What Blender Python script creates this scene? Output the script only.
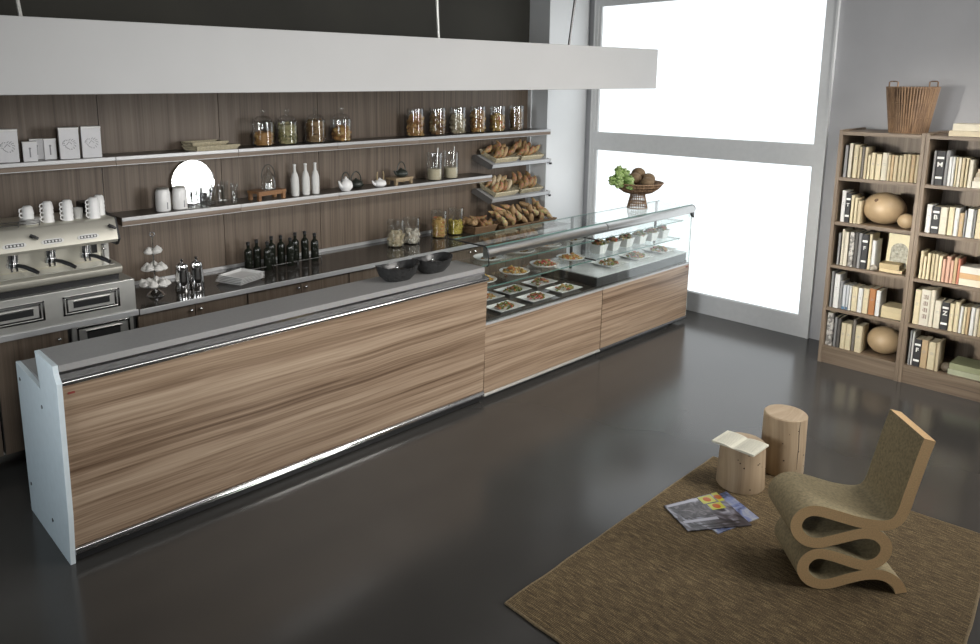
import bpy, bmesh, math, random
from mathutils import Vector, Matrix
C = bpy.context.scene.collection
for o in list(bpy.data.objects): bpy.data.objects.remove(o)
scene = bpy.context.scene
PI = math.pi

# ------------------------------------------------------------------ camera
cam = bpy.data.cameras.new('camera'); co = bpy.data.objects.new('camera', cam); C.objects.link(co)
yaw, pit, rol = map(math.radians, (-42.189, -10.465, -0.031))
Rm = Matrix.Rotation(yaw, 3, 'Z') @ Matrix.Rotation(pit, 3, 'X') @ Matrix.Rotation(rol, 3, 'Y')
right, fwd, up = Rm.col[0], Rm.col[1], Rm.col[2]
M = Matrix((right, up, -fwd)).transposed().to_4x4()
M.translation = (0, 0, 2.6); co.matrix_world = M
cam.sensor_width = 36; cam.sensor_fit = 'HORIZONTAL'; cam.lens = 760.05*36/980
cam.shift_x = (490-432.43)/980; cam.shift_y = (222.17-322)/980
cam.clip_start = 0.05; cam.clip_end = 100
scene.camera = co

# ------------------------------------------------------------------ world, lights, exposure
w = bpy.data.worlds.new('overcast_sky'); scene.world = w; w.use_nodes = True
bg = w.node_tree.nodes['Background']; bg.inputs[0].default_value = (0.94, 0.97, 1.0, 1); bg.inputs[1].default_value = 1.55
def area(name, loc, target, sx, sy, power, col=(1, 1, 1), spread=180, portal=False):
    l = bpy.data.lights.new(name, 'AREA'); l.shape = 'RECTANGLE'; l.size = sx; l.size_y = sy
    l.energy = power; l.color = col; l.spread = math.radians(spread)
    o = bpy.data.objects.new(name, l); C.objects.link(o); o.location = loc
    o.rotation_euler = (Vector(target)-Vector(loc)).to_track_quat('-Z', 'Y').to_euler()
    if portal: l.cycles.is_portal = True
    return o
area('window_daylight_portal', (8.05, 4.36, 1.85), (0, 4.36, 1.85), 2.7, 3.4, 1, portal=True)
area('ceiling_softbox', (5.8, 0.4, 4.15), (5.2, 4.1, .6), 2.2, 1.0, 70, (1.0, 0.96, 0.91), 100)
area('ceiling_strip_lamp', (4.0, 1.6, 4.25), (4.0, 3.2, 0), 7.6, .35, 26, (1.0, 0.98, 0.95), 150)
area('left_daylight', (-2.4, 4.2, 2.4), (1.1, 4.4, .6), 1.4, 1.6, 5.0, (0.80, 0.92, 1.0), 50)
area('front_wall_fill', (6.2, -3.1, 2.5), (5.2, 6.1, 2.0), 2.0, 2.6, 140, (1.0, 0.985, 0.96), 110)  # added area light for mirror and jars; the front wall has no window
area('left_front_fill', (0.2, -3.05, 2.9), (3.0, 6.1, 1.7), 1.6, 1.6, 26, (1.0, .99, .97), 50)  # added fill to lift the left back wall and its objects; no window
area('left_wall_fill', (-2.85, 2.4, 2.3), (7.6, 3.8, 1.5), 1.6, 1.4, 26, (.95, .98, 1.0), 50)  # added general fill for faces turned left, not a real window
area('bookcase_spotlight', (0.15, 3.85, 2.3), (7.4, 1.75, 1.15), .5, .5, 15, (1.0, 0.95, 0.86), 26)
vs = scene.view_settings; vs.view_transform = 'Standard'; vs.look = 'None'; vs.gamma = 1; vs.exposure = -0.06; vs.use_curve_mapping = False

# ------------------------------------------------------------------ materials
MATS = {}
def principled(name):
    m = bpy.data.materials.new(name); m.use_nodes = True
    return m, m.node_tree, m.node_tree.nodes['Principled BSDF']
def P(name, col, rough=0.5, metal=0.0, noise=0.0, nscale=20, bump=0.0, bscale=60, coat=0.0, spec=None):
    if name in MATS: return MATS[name]
    m, t, b = principled(name); N = t.nodes; L = t.links
    b.inputs['Roughness'].default_value = rough; b.inputs['Metallic'].default_value = metal
    if coat: b.inputs['Coat Weight'].default_value = coat; b.inputs['Coat Roughness'].default_value = 0.1
    if spec is not None: b.inputs['Specular IOR Level'].default_value = spec
    tc = N.new('ShaderNodeTexCoord')
    n = N.new('ShaderNodeTexNoise'); n.inputs['Scale'].default_value = nscale; n.inputs['Detail'].default_value = 4
    L.new(tc.outputs['Object'], n.inputs['Vector'])
    r = N.new('ShaderNodeValToRGB'); k = max(noise, 0.03)
    r.color_ramp.elements[0].position = 0.3; r.color_ramp.elements[1].position = 0.7
    r.color_ramp.elements[0].color = tuple(c*(1-k) for c in col)+(1,)
    r.color_ramp.elements[1].color = tuple(min(1, c*(1+k)) for c in col)+(1,)
    L.new(n.outputs['Fac'], r.inputs[0]); L.new(r.outputs[0], b.inputs['Base Color'])
    if bump:
        n2 = N.new('ShaderNodeTexNoise'); n2.inputs['Scale'].default_value = bscale; L.new(tc.outputs['Object'], n2.inputs['Vector'])
        bp = N.new('ShaderNodeBump'); bp.inputs['Strength'].default_value = bump; bp.inputs['Distance'].default_value = 0.005
        L.new(n2.outputs['Fac'], bp.inputs['Height']); L.new(bp.outputs[0], b.inputs['Normal'])
    MATS[name] = m; return m
def wood(name, dark, mid, light, grain='X', fine=90, broad=9, rough=0.45, wob=1.0, rnd=True):
    """straight grained veneer; grain runs along the named axis"""
    if name in MATS: return MATS[name]
    m, t, b = principled(name); N = t.nodes; L = t.links
    b.inputs['Roughness'].default_value = rough
    tc = N.new('ShaderNodeTexCoord'); oi = N.new('ShaderNodeObjectInfo')
    mul = N.new('ShaderNodeMath'); mul.operation = 'MULTIPLY'; mul.inputs[1].default_value = 7.3 if rnd else 0
    L.new(oi.outputs['Random'], mul.inputs[0])
    add = N.new('ShaderNodeVectorMath'); add.operation = 'ADD'
    L.new(tc.outputs['Object'], add.inputs[0]); L.new(mul.outputs[0], add.inputs[1])
    # slow warp
    mpw = N.new('ShaderNodeMapping'); sc = {'X': (0.5, 1.2, 1.2), 'Y': (1.2, 0.5, 1.2), 'Z': (1.2, 1.2, 0.5)}[grain]
    mpw.inputs['Scale'].default_value = sc; L.new(add.outputs[0], mpw.inputs[0])
    nw = N.new('ShaderNodeTexNoise'); nw.inputs['Scale'].default_value = 1.3; nw.inputs['Detail'].default_value = 2
    L.new(mpw.outputs[0], nw.inputs['Vector'])
    sub = N.new('ShaderNodeVectorMath'); sub.operation = 'SUBTRACT'; sub.inputs[1].default_value = (.5, .5, .5)
    L.new(nw.outputs['Color'], sub.inputs[0])
    scl = N.new('ShaderNodeVectorMath'); scl.operation = 'SCALE'; scl.inputs['Scale'].default_value = 0.28*wob
    L.new(sub.outputs[0], scl.inputs[0])
    add2 = N.new('ShaderNodeVectorMath'); add2.operation = 'ADD'
    L.new(add.outputs[0], add2.inputs[0]); L.new(scl.outputs[0], add2.inputs[1])
    def layer(s, along, det):
        mp = N.new('ShaderNodeMapping')
        v = {'X': (along, s, s), 'Y': (s, along, s), 'Z': (s, s, along)}[grain]
        mp.inputs['Scale'].default_value = v; L.new(add2.outputs[0], mp.inputs[0])
        n = N.new('ShaderNodeTexNoise'); n.inputs['Scale'].default_value = 1; n.inputs['Detail'].default_value = det; n.inputs['Roughness'].default_value = .6
        L.new(mp.outputs[0], n.inputs['Vector']); return n
    a = layer(broad, .16, 3); c = layer(fine, .8, 3); d = layer(fine*.35, .35, 2)
    mx = N.new('ShaderNodeMath'); mx.operation = 'MULTIPLY_ADD'; mx.inputs[1].default_value = .32
    L.new(c.outputs['Fac'], mx.inputs[0])
    m2 = N.new('ShaderNodeMath'); m2.operation = 'MULTIPLY'; m2.inputs[1].default_value = .38; L.new(a.outputs['Fac'], m2.inputs[0])
    m3 = N.new('ShaderNodeMath'); m3.operation = 'MULTIPLY_ADD'; m3.inputs[1].default_value = .30
    L.new(d.outputs['Fac'], m3.inputs[0]); L.new(m2.outputs[0], m3.inputs[2]); L.new(m3.outputs[0], mx.inputs[2])
    r = N.new('ShaderNodeValToRGB'); e = r.color_ramp.elements
    e[0].position = .38; e[0].color = dark+(1,); e[1].position = .64; e[1].color = light+(1,)
    k = e.new(.49); k.color = mid+(1,)
    L.new(mx.outputs[0], r.inputs[0]); L.new(r.outputs[0], b.inputs['Base Color'])
    MATS[name] = m; return m
def attr_mat(name, rough=0.6, spec=0.4):
    if name in MATS: return MATS[name]
    m, t, b = principled(name); a = t.nodes.new('ShaderNodeAttribute'); a.attribute_name = 'Col'
    n = t.nodes.new('ShaderNodeTexNoise'); n.inputs['Scale'].default_value = 90
    mx = t.nodes.new('ShaderNodeMixRGB'); mx.blend_type = 'MULTIPLY'; mx.inputs[0].default_value = 0.18
    t.links.new(a.outputs['Color'], mx.inputs[1]); t.links.new(n.outputs['Color'], mx.inputs[2]); t.links.new(mx.outputs[0], b.inputs['Base Color'])
    b.inputs['Roughness'].default_value = rough; b.inputs['Specular IOR Level'].default_value = spec
    MATS[name] = m; return m
def thin_glass(name, tint=(0.95, 0.98, 0.97), refl=0.55):
    if name in MATS: return MATS[name]
    m = bpy.data.materials.new(name); m.use_nodes = True; t = m.node_tree; N = t.nodes; L = t.links
    N.remove(N['Principled BSDF']); out = N['Material Output']
    tr = N.new('ShaderNodeBsdfTransparent'); tr.inputs[0].default_value = tint+(1,)
    gl = N.new('ShaderNodeBsdfGlossy'); gl.inputs['Roughness'].default_value = 0.02
    fr = N.new('ShaderNodeLayerWeight'); fr.inputs[0].default_value = .5
    pw = N.new('ShaderNodeMath'); pw.operation = 'POWER'; pw.inputs[1].default_value = 3.2; L.new(fr.outputs['Facing'], pw.inputs[0])
    mu = N.new('ShaderNodeMath'); mu.operation = 'MULTIPLY_ADD'; mu.inputs[1].default_value = refl*.8; mu.inputs[2].default_value = .045*refl; mu.use_clamp = True
    L.new(pw.outputs[0], mu.inputs[0])
    mx = N.new('ShaderNodeMixShader'); L.new(mu.outputs[0], mx.inputs[0]); L.new(tr.outputs[0], mx.inputs[1]); L.new(gl.outputs[0], mx.inputs[2])
    L.new(mx.outputs[0], out.inputs[0]); MATS[name] = m; return m

m_wall = P('grey_plaster', (.365, .365, .375), .7, noise=.04, nscale=2.5)
m_wallb = P('white_plaster', (.62, .62, .61), .7, noise=.03, nscale=2)
m_pillar = P('pillar_plaster', (.66, .68, .69), .7, noise=.03, nscale=2)
m_dark = P('dark_upper_wall', (.020, .019, .014), .8, noise=.2, nscale=1.2)
m_ceil = P('ceiling_paint', (.22, .22, .22), .9)
m_frame = P('window_frame_paint', (.64, .65, .65), .5)
m_canopy = P('canopy_lacquer', (.40, .40, .398), .5, noise=.03, nscale=1.5)
W_back = wood('wall_veneer', (.082, .058, .040), (.125, .093, .067), (.172, .132, .098), 'Z', fine=170, broad=30, rough=.5, wob=.15)
W_front = wood('counter_veneer', (.115, .070, .042), (.262, .184, .123), (.43, .33, .238), 'X', fine=80, broad=12, rough=.36, wob=.22)
W_case = wood('bookcase_veneer', (.095, .066, .043), (.155, .112, .074), (.225, .17, .118), 'Y', fine=90, broad=16, rough=.5, wob=.3)
W_casev = wood('bookcase_veneer_upright', (.095, .066, .043), (.160, .117, .078), (.235, .178, .125), 'Z', fine=90, broad=16, rough=.5, wob=.3)
W_stump = wood('bare_pine', (.27, .195, .12), (.37, .275, .175), (.46, .36, .24), 'Z', fine=40, broad=8, rough=.65, wob=.8)
W_end = wood('pine_end_grain', (.26, .19, .12), (.35, .265, .175), (.44, .34, .235), 'X', fine=50, broad=10, rough=.7, wob=3)
W_small = wood('small_stand_wood', (.16, .07, .03), (.24, .12, .05), (.32, .17, .08), 'X', fine=60, broad=12)
W_pale = wood('pale_stand_wood', (.22, .16, .09), (.30, .22, .13), (.38, .29, .18), 'X', fine=60, broad=12)
m_steel = P('brushed_steel', (.58, .58, .55), .32, 0.7, noise=.06, nscale=8)
m_machine = P('machine_steel', (.64, .62, .54), .36, 0.6, noise=.05, nscale=5)
m_alu = P('satin_aluminium', (.50, .505, .51), .42, 0.5)
m_chrome = P('polished_chrome', (.80, .80, .80), .10, 1.0)
m_satin = P('satin_chrome', (.52, .52, .51), .30, 1.0)
m_darkmetal = P('dark_anodised_metal', (.10, .10, .10), .35, 0.8)
m_black = P('black_plastic', (.015, .015, .016), .35)
m_blackgloss = P('black_ceramic', (.022, .022, .022), .22, noise=.3, nscale=60, bump=.25, bscale=120)
m_stone = P('grey_counter_stone', (.27, .265, .26), .42, noise=.05, nscale=60)
m_top = P('dark_glossy_worktop', (.05, .044, .038), .12, noise=.15, nscale=8)
m_shelf = P('dark_shelf_top', (.075, .065, .055), .3, noise=.1)
m_endpanel = P('white_acrylic_panel', (.66, .74, .78), .25)
m_white = P('white_ceramic', (.82, .82, .81), .25)
m_whitem = P('matt_white_ceramic', (.62, .62, .60), .5)
m_greytin = P('pale_tin', (.76, .76, .78), .45)
m_inkgrey = P('grey_ink', (.28, .28, .30), .6)
m_iron = P('cast_iron_green', (.030, .036, .030), .45, noise=.3, nscale=80)
m_glass = thin_glass('jar_glass', (.97, .98, .98), 1.3)
m_case = thin_glass('case_glass', (.962, .982, .975), .75)
m_pane = thin_glass('window_glass', (.98, .99, .99), .3)
m_edge = P('green_glass_edge', (.10, .20, .18), .15)
m_marble = P('pale_marble', (.58, .59, .58), .2, noise=.12, nscale=6)
m_card = P('cardboard_edge', (.60, .40, .20), .85, noise=.14, nscale=160, bump=.3, bscale=300)
m_cardface = P('cardboard_face', (.30, .245, .14), .8, noise=.25, nscale=70, bump=.4, bscale=250)
m_food = attr_mat('mixed_food'); m_bread = attr_mat('baked_bread', .55)
m_wicker = P('pale_wicker', (.52, .46, .32), .8, noise=.25, nscale=90)
m_dkw = P('brown_wicker', (.17, .10, .05), .8, noise=.25, nscale=90)
m_brownw = wood('brown_cane', (.10, .055, .028), (.20, .12, .065), (.32, .20, .11), 'Z', fine=120, broad=50, rough=.6)
m_pages = P('book_pages', (.62, .55, .40), .8, noise=.12, nscale=120)
m_gourd = P('dry_gourd', (.44, .32, .19), .45, noise=.12, nscale=8)
m_green = attr_mat('leaf_green', .5)
m_oil = P('dark_bottle_glass', (.012, .014, .010), .12)
m_liquid = P('sugar', (.62, .56, .46), .7)
m_red = P('red_mark', (.20, .03, .025), .5)
m_ink = P('white_lettering', (.75, .75, .72), .6)

# floor: polished dark resin
def floor_mat():
    m, t, b = principled('polished_resin_floor'); N = t.nodes; L = t.links
    tc = N.new('ShaderNodeTexCoord')
    n = N.new('ShaderNodeTexNoise'); n.inputs['Scale'].default_value = 1.1; n.inputs['Detail'].default_value = 2; L.new(tc.outputs['Object'], n.inputs['Vector'])
    r = N.new('ShaderNodeValToRGB'); e = r.color_ramp.elements
    e[0].position = .3; e[0].color = (.046, .044, .041, 1); e[1].position = .75; e[1].color = (.060, .057, .053, 1)
    L.new(n.outputs['Fac'], r.inputs[0]); L.new(r.outputs[0], b.inputs['Base Color'])
    n2 = N.new('ShaderNodeTexNoise'); n2.inputs['Scale'].default_value = 1.5; n2.inputs['Detail'].default_value = 2; L.new(tc.outputs['Object'], n2.inputs['Vector'])
    mr = N.new('ShaderNodeMapRange'); mr.inputs['To Min'].default_value = .165; mr.inputs['To Max'].default_value = .205
    L.new(n2.outputs['Fac'], mr.inputs['Value']); L.new(mr.outputs[0], b.inputs['Roughness'])
    return m
m_floor = floor_mat()
def rug_mat():
    m, t, b = principled('sisal_weave'); N = t.nodes; L = t.links
    tc = N.new('ShaderNodeTexCoord')
    def nz(s, det=3):
        mp = N.new('ShaderNodeMapping'); mp.inputs['Scale'].default_value = s; L.new(tc.outputs['Object'], mp.inputs[0])
        n = N.new('ShaderNodeTexNoise'); n.inputs['Scale'].default_value = 1; n.inputs['Detail'].default_value = det; L.new(mp.outputs[0], n.inputs['Vector']); return n
    a = nz((85, 14, 1)); c = nz((190, 150, 1), 4); 
    wv = N.new('ShaderNodeTexWave'); wv.wave_type = 'BANDS'; wv.bands_direction = 'X'; wv.inputs['Scale'].default_value = 32; wv.inputs['Distortion'].default_value = 1.2; wv.inputs['Detail'].default_value = 2; wv.inputs['Detail Scale'].default_value = 3
    L.new(tc.outputs['Object'], wv.inputs['Vector'])
    ad = N.new('ShaderNodeMath'); ad.operation = 'ADD'; L.new(a.outputs['Fac'], ad.inputs[0]); L.new(c.outputs['Fac'], ad.inputs[1])
    ad2 = N.new('ShaderNodeMath'); ad2.operation = 'MULTIPLY_ADD'; ad2.inputs[1].default_value = .35; L.new(wv.outputs['Fac'], ad2.inputs[0]); L.new(ad.outputs[0], ad2.inputs[2])
    r = N.new('ShaderNodeValToRGB'); e = r.color_ramp.elements
    mr = N.new('ShaderNodeMath'); mr.operation = 'MULTIPLY'; mr.inputs[1].default_value = .5; L.new(ad2.outputs[0], mr.inputs[0])
    e[0].position = .42; e[0].color = (.034, .021, .008, 1); e[1].position = .80; e[1].color = (.33, .24, .12, 1)
    k = e.new(.6); k.color = (.105, .071, .032, 1)
    L.new(mr.outputs[0], r.inputs[0]); L.new(r.outputs[0], b.inputs['Base Color'])
    bp = N.new('ShaderNodeBump'); bp.inputs['Strength'].default_value = .7; bp.inputs['Distance'].default_value = .006
    L.new(mr.outputs[0], bp.inputs['Height']); L.new(bp.outputs[0], b.inputs['Normal'])
    b.inputs['Roughness'].default_value = .9; return m
m_rug = rug_mat()

# ------------------------------------------------------------------ mesh builder
class MB:
    def __init__(s): s.v = []; s.f = []; s.mi = []; s.c = []; s.col = None; s.m = 0
    def add(s, vs, fs, T=None):
        b = len(s.v)
        s.v += [tuple(T @ Vector(p)) if T else tuple(p) for p in vs]
        for f in fs: s.f.append(tuple(i+b for i in f)); s.mi.append(s.m); s.c.append(s.col)
        return s
    def box(s, x0, y0, z0, x1, y1, z1, T=None):
        vs = [(x, y, z) for z in (z0, z1) for y in (y0, y1) for x in (x0, x1)]
        return s.add(vs, [(0, 2, 3, 1), (4, 5, 7, 6), (0, 1, 5, 4), (2, 6, 7, 3), (0, 4, 6, 2), (1, 3, 7, 5)], T)
    def prism(s, poly, axis, a, b, T=None):
        n = len(poly); vs = []
        for t in (a, b):
            for p, q in poly:
                vs.append({'x': (t, p, q), 'y': (p, t, q), 'z': (p, q, t)}[axis])
        fs = [tuple(range(n)), tuple(range(2*n-1, n-1, -1))]
        fs += [(i, i+n, (i+1) % n+n, (i+1) % n) for i in range(n)]
        return s.add(vs, fs, T)
    def lathe(s, prof, n=24, T=None, sx=1, sy=1):
        vs = []; fs = []
        for r, z in prof:
            for k in range(n):
                a = 2*PI*k/n; vs.append((r*math.cos(a)*sx, r*math.sin(a)*sy, z))
        for i in range(len(prof)-1):
            for k in range(n):
                k2 = (k+1) % n; fs.append((i*n+k, i*n+k2, (i+1)*n+k2, (i+1)*n+k))
        if prof[0][0] > 1e-5: fs.append(tuple(range(n-1, -1, -1)))
        if prof[-1][0] > 1e-5: fs.append(tuple(range((len(prof)-1)*n, len(prof)*n)))
        return s.add(vs, fs, T)
    def cyl(s, p0, p1, r0, r1=None, n=12, T=None):
        r1 = r0 if r1 is None else r1
        p0 = Vector(p0); p1 = Vector(p1); q = (p1-p0).to_track_quat('Z', 'Y').to_matrix().to_4x4(); q.translation = p0
        return s.lathe([(r0, 0), (r1, (p1-p0).length)], n, (T @ q) if T else q)
    def tube(s, pts, r, n=8, closed=False, T=None):
        pts = [Vector(p) for p in pts]; N = len(pts); vs = []; fs = []
        rr = r if isinstance(r, (list, tuple)) else [r]*N
        upv = Vector((0, 0, 1))
        prev = None
        for i, p in enumerate(pts):
            a = pts[(i-1) % N] if (closed or i > 0) else p; b = pts[(i+1) % N] if (closed or i < N-1) else p
            d = (b-a).normalized()
            if prev is None:
                u = d.cross(upv)
                if u.length < .05: u = d.cross(Vector((1, 0, 0)))
            else: u = prev - d*prev.dot(d)
            u.normalize(); prev = u; v = d.cross(u)
            for k in range(n):
                t = 2*PI*k/n; vs.append(tuple(p+u*rr[i]*math.cos(t)+v*rr[i]*math.sin(t)))
        for i in range(N if closed else N-1):
            j = (i+1) % N
            for k in range(n): fs.append((i*n+k, i*n+(k+1) % n, j*n+(k+1) % n, j*n+k))
        if not closed: fs += [tuple(range(n-1, -1, -1)), tuple(range((N-1)*n, N*n))]
        return s.add(vs, fs, T)
    def ball(s, c, rx, ry=None, rz=None, n=10, m=6, jit=0, T=None, rng=None):
        ry = rx if ry is None else ry; rz = rx if rz is None else rz
        vs = [(0, 0, -rz)]; fs = []
        for i in range(1, m):
            a = -PI/2+PI*i/m
            for k in range(n):
                b = 2*PI*k/n; j = 1+(rng.uniform(-jit, jit) if jit else 0)
                vs.append((rx*math.cos(a)*math.cos(b)*j, ry*math.cos(a)*math.sin(b)*j, rz*math.sin(a)*j))
        vs.append((0, 0, rz)); L = len(vs)-1
        for k in range(n):
            k2 = (k+1) % n; fs.append((0, 1+k2, 1+k)); fs.append((L, 1+(m-2)*n+k, 1+(m-2)*n+k2))
            for i in range(m-2): fs.append((1+i*n+k, 1+i*n+k2, 1+(i+1)*n+k2, 1+(i+1)*n+k))
        X = Matrix.Translation(c)
        if rng: X = X @ Matrix.Rotation(rng.uniform(0, 6.28), 4, 'Z') @ Matrix.Rotation(rng.uniform(-.7, .7), 4, 'X')
        return s.add(vs, fs, (T @ X) if T else X)
    def mesh(s, name, mats, smooth=False, bevel=0):
        me = bpy.data.meshes.new(name); me.from_pydata(s.v, [], s.f)
        mats = mats if isinstance(mats, (list, tuple)) else [mats]
        for m in mats: me.materials.append(m)
        for i, p in enumerate(me.polygons): p.material_index = s.mi[i]
        if any(c for c in s.c):
            ca = me.color_attributes.new('Col', 'FLOAT_COLOR', 'CORNER')
            for i, p in enumerate(me.polygons):
                c = s.c[i] or (.5, .5, .5)
                for li in p.loop_indices: ca.data[li].color = (c[0], c[1], c[2], 1)
        bm = bmesh.new(); bm.from_mesh(me)
        bmesh.ops.recalc_face_normals(bm, faces=bm.faces)
        if bevel:
            es = [e for e in bm.edges if len(e.link_faces) == 2 and e.calc_face_angle(0) > .6]
            bmesh.ops.bevel(bm, geom=es, offset=bevel, segments=2, affect='EDGES', profile=.6, clamp_overlap=True)
        bm.to_mesh(me); bm.free()
        if smooth:
            for p in me.polygons: p.use_smooth = True
            try: me.set_sharp_from_angle(angle=math.radians(40))
            except Exception: pass
        me.update(); return me
    def build(s, name, mats, parent=None, loc=(0, 0, 0), rz=0, smooth=False, bevel=0):
        o = bpy.data.objects.new(name, s.mesh(name, mats, smooth, bevel)); C.objects.link(o)
        o.location = loc; o.rotation_euler = (0, 0, rz)
        if parent: o.parent = parent
        return o
def tag(o, label, cat=None, group=None, kind=None):
    if label: o['label'] = label
    if cat: o['category'] = cat
    if group: o['group'] = group
    if kind: o['kind'] = kind
    return o
def thing(name, label, cat, loc=(0, 0, 0), rz=0, group=None, rx=0):
    o = bpy.data.objects.new(name, None); C.objects.link(o); o.empty_display_size = .05
    o.location = loc; o.rotation_euler = (rx, 0, rz); return tag(o, label, cat, group)
def struct(name, mb, m, bevel=0): return tag(mb.build(name, m, bevel=bevel), None, kind='structure')
def copy_tree(o, parent=None):
    c = o.copy(); C.objects.link(c)
    if parent: c.parent = parent
    for ch in list(o.children): copy_tree(ch, c)
    return c
def text_mesh(txt, size):
    cu = bpy.data.curves.new('lettering', 'FONT'); cu.body = txt; cu.size = size; cu.extrude = .0006; cu.align_x = 'CENTER'; cu.align_y = 'CENTER'; cu.offset = size*.018
    to = bpy.data.objects.new('lettering_source', cu); C.objects.link(to)
    dg = bpy.context.evaluated_depsgraph_get(); me = bpy.data.meshes.new_from_object(to.evaluated_get(dg))
    bpy.data.objects.remove(to); return me
ORD = ['first', 'second', 'third', 'fourth', 'fifth', 'sixth', 'seventh', 'eighth', 'ninth', 'tenth', 'eleventh', 'twelfth', 'thirteenth', 'fourteenth', 'fifteenth', 'sixteenth', 'seventeenth', 'eighteenth', 'nineteenth', 'twentieth']

# ------------------------------------------------------------------ room shell
XW = 7.92
struct('floor', MB().box(-3, -3.2, -.1, 7.93, 6.3, 0), m_floor)
struct('ceiling', MB().box(-3.1, -3.3, 4.3, 8.3, 6.4, 4.4), m_ceil)
struct('wall_back', MB().box(-3, 6.165, 0, 7.9, 6.3, 2.72), m_wall)
struct('wall_back_upper', MB().box(-3, 6.165, 2.72, 7.9, 6.3, 4.3), m_dark)
struct('wall_left', MB().box(-3.1, -3.3, 0, -3, 6.4, 4.3), m_wall)
struct('wall_front', MB().box(-3, -3.3, 0, 8.3, -3.2, 4.3), m_wall)
struct('wall_pillar', MB().box(7.155, 5.855, 0, XW+.02, 6.165, 4.3), m_pillar)
wr = MB()
wr.box(XW, -3.2, 0, XW+.12, 3.0, 4.3); wr.box(XW, 5.758, 0, XW+.012, 5.855, 4.3)
wr.box(XW, 3.0, 0, XW+.012, 5.758, .16); wr.box(XW, 3.0, 3.56, XW+.012, 5.758, 4.3)
struct('wall_right', wr, m_wall)
# window: flat painted casing, mid rail, bead and two panes
ya, yb = 3.06, 5.70
f = MB()
f.box(7.885, 2.945, 0, XW-.001, ya, 4.0); f.box(7.885, yb, 0, XW-.001, 5.76, 4.0)
f.box(7.885, ya, 0, 7.93, yb, .22); f.box(7.885, ya, 1.773, 7.93, yb, 1.984); f.box(7.885, ya, 3.50, 7.93, yb, 4.0)
f.box(7.877, 5.745, 0, 7.886, 5.76, 4.0); f.box(7.877, 2.945, 0, 7.886, 2.965, 4.0)
fr = struct('window_1', f, m_frame)
for a, b in ((.22, 1.773), (1.984, 3.50)):
    g = MB(); g.box(7.895, yb-.040, a, 7.925, yb, b); g.box(7.898, ya, a, 7.925, ya+.006, b); g.box(7.898, ya, a, 7.925, yb, a+.006); g.box(7.898, ya, b-.006, 7.925, yb, b)
    g.build('glazing_bead', m_frame, fr)
    MB().box(7.908, ya+.006, a+.006, 7.914, yb-.040, b-.006).build('pane', m_pane, fr)
# veneered wall panels
for i, (a, b) in enumerate(((-.98, .035), (.04, 1.055), (1.06, 2.067), (2.073, 3.077), (3.083, 4.094), (4.10, 5.107), (5.113, 7.135))):
    o = MB().box(a, 6.15, 0.0, b, 6.164, 2.72).build('trim_%d' % (i+1), W_back); tag(o, None, kind='structure')
struct('trim_8', MB().box(7.135, 6.10, 0, 7.154, 6.164, 2.72), m_pillar)

# ------------------------------------------------------------------ canopy
cn = thing('hanging_canopy', 'long pale box canopy hanging on cables above the bar counter', 'canopy', (3.2, 4.3, 2.533))
MB().box(-3.9, 0, 0, 3.775, .75, .39).build('canopy_box', m_canopy, cn, bevel=.004)
for x, dx in ((1.19, -.06), (4.235, -.04), (5.91, .10)):
    c = MB().cyl((x-3.2, .3, .385), (x-3.2, .3, .40), .022, n=12)
    c.cyl((x-3.2, .3, .40), (x-3.2+dx*.9, .3, .40+.55), .011, n=8); c.cyl((x-3.2, .3, .40), (x-3.2+dx*.9+.02, .3, .40+.55), .006, n=8)
    top = Vector((x-3.2+dx*.9, .3, .95)); c.tube([top+Vector((.025*math.cos(t), 0, .03*math.sin(t)+.02)) for t in [k*2*PI/12 for k in range(12)]], .006, 6, closed=True)
    c.cyl(top+Vector((0, 0, .04)), (x-3.2+dx*2.2, .3, 1.767), .012, n=8)
    c.build('hanging_cable', m_steel if x < 5 else m_darkmetal, cn, smooth=True)

# ------------------------------------------------------------------ bar counter
bc = thing('bar_counter', 'long veneered bar counter with pale end panel and grey stone ledge', 'counter', (1.05, 4.09, 0))
def bcp(mb, name, m, **k): return mb.build(name, m, bc, loc=(-1.05, -4.09, 0), **k)
endp = bcp(MB().prism([(4.10, 0), (4.842, 0), (4.862, .958), (4.366, .936), (4.416, 1.147), (4.092, 1.147), (4.085, 1.105), (4.062, 1.075), (4.046, 1.06), (4.062, .3)], 'x', 1.05, 1.078), 'end_panel', m_endpanel, bevel=.0025)
for y, z in ((4.795, .867), (4.368, .833), (4.779, .202), (4.371, .147)):
    MB().cyl((1.047, y, z), (1.052, y, z), .011, n=16).build('screw_cap', m_black, endp, loc=(0, 0, 0))
bcp(MB().prism([(4.098, .1), (4.12, .1), (4.09, 1.035), (4.064, 1.035)], 'x', 1.079, 4.278), 'front_panel', W_front)
bcp(MB().prism([(4.12, .058), (4.086, .058), (4.080, .064), (4.081, .074), (4.086, .084), (4.096, .093), (4.12, .098)], 'x', 1.079, 4.278), 'bottom_rail', m_chrome, smooth=True)
bcp(MB().box(1.079, 4.105, .012, 4.278, 4.13, .058), 'kick_gasket', m_black)
rail = [(4.115, 1.035), (4.056, 1.037), (4.046, 1.048), (4.044, 1.058), (4.050, 1.068), (4.062, 1.074), (4.085, 1.078), (4.098, 1.090), (4.100, 1.108), (4.13, 1.108)]
bcp(MB().prism(rail, 'x', 1.079, 4.278), 'chrome_rail', m_chrome, smooth=True)
bcp(MB().prism([(4.084, 1.11), (4.084, 1.147), (4.42, 1.147), (4.415, 1.11)], 'x', 1.079, 4.265), 'stone_ledge', m_stone, bevel=.003)
bcp(MB().prism([(4.13, .95), (4.13, 1.108), (4.40, 1.108), (4.362, .957)], 'x', 1.079, 4.265), 'ledge_back', m_stone)
bcp(MB().box(1.079, 4.362, .925, 4.278, 4.862, .956), 'service_worktop', m_stone, bevel=.002)
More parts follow.
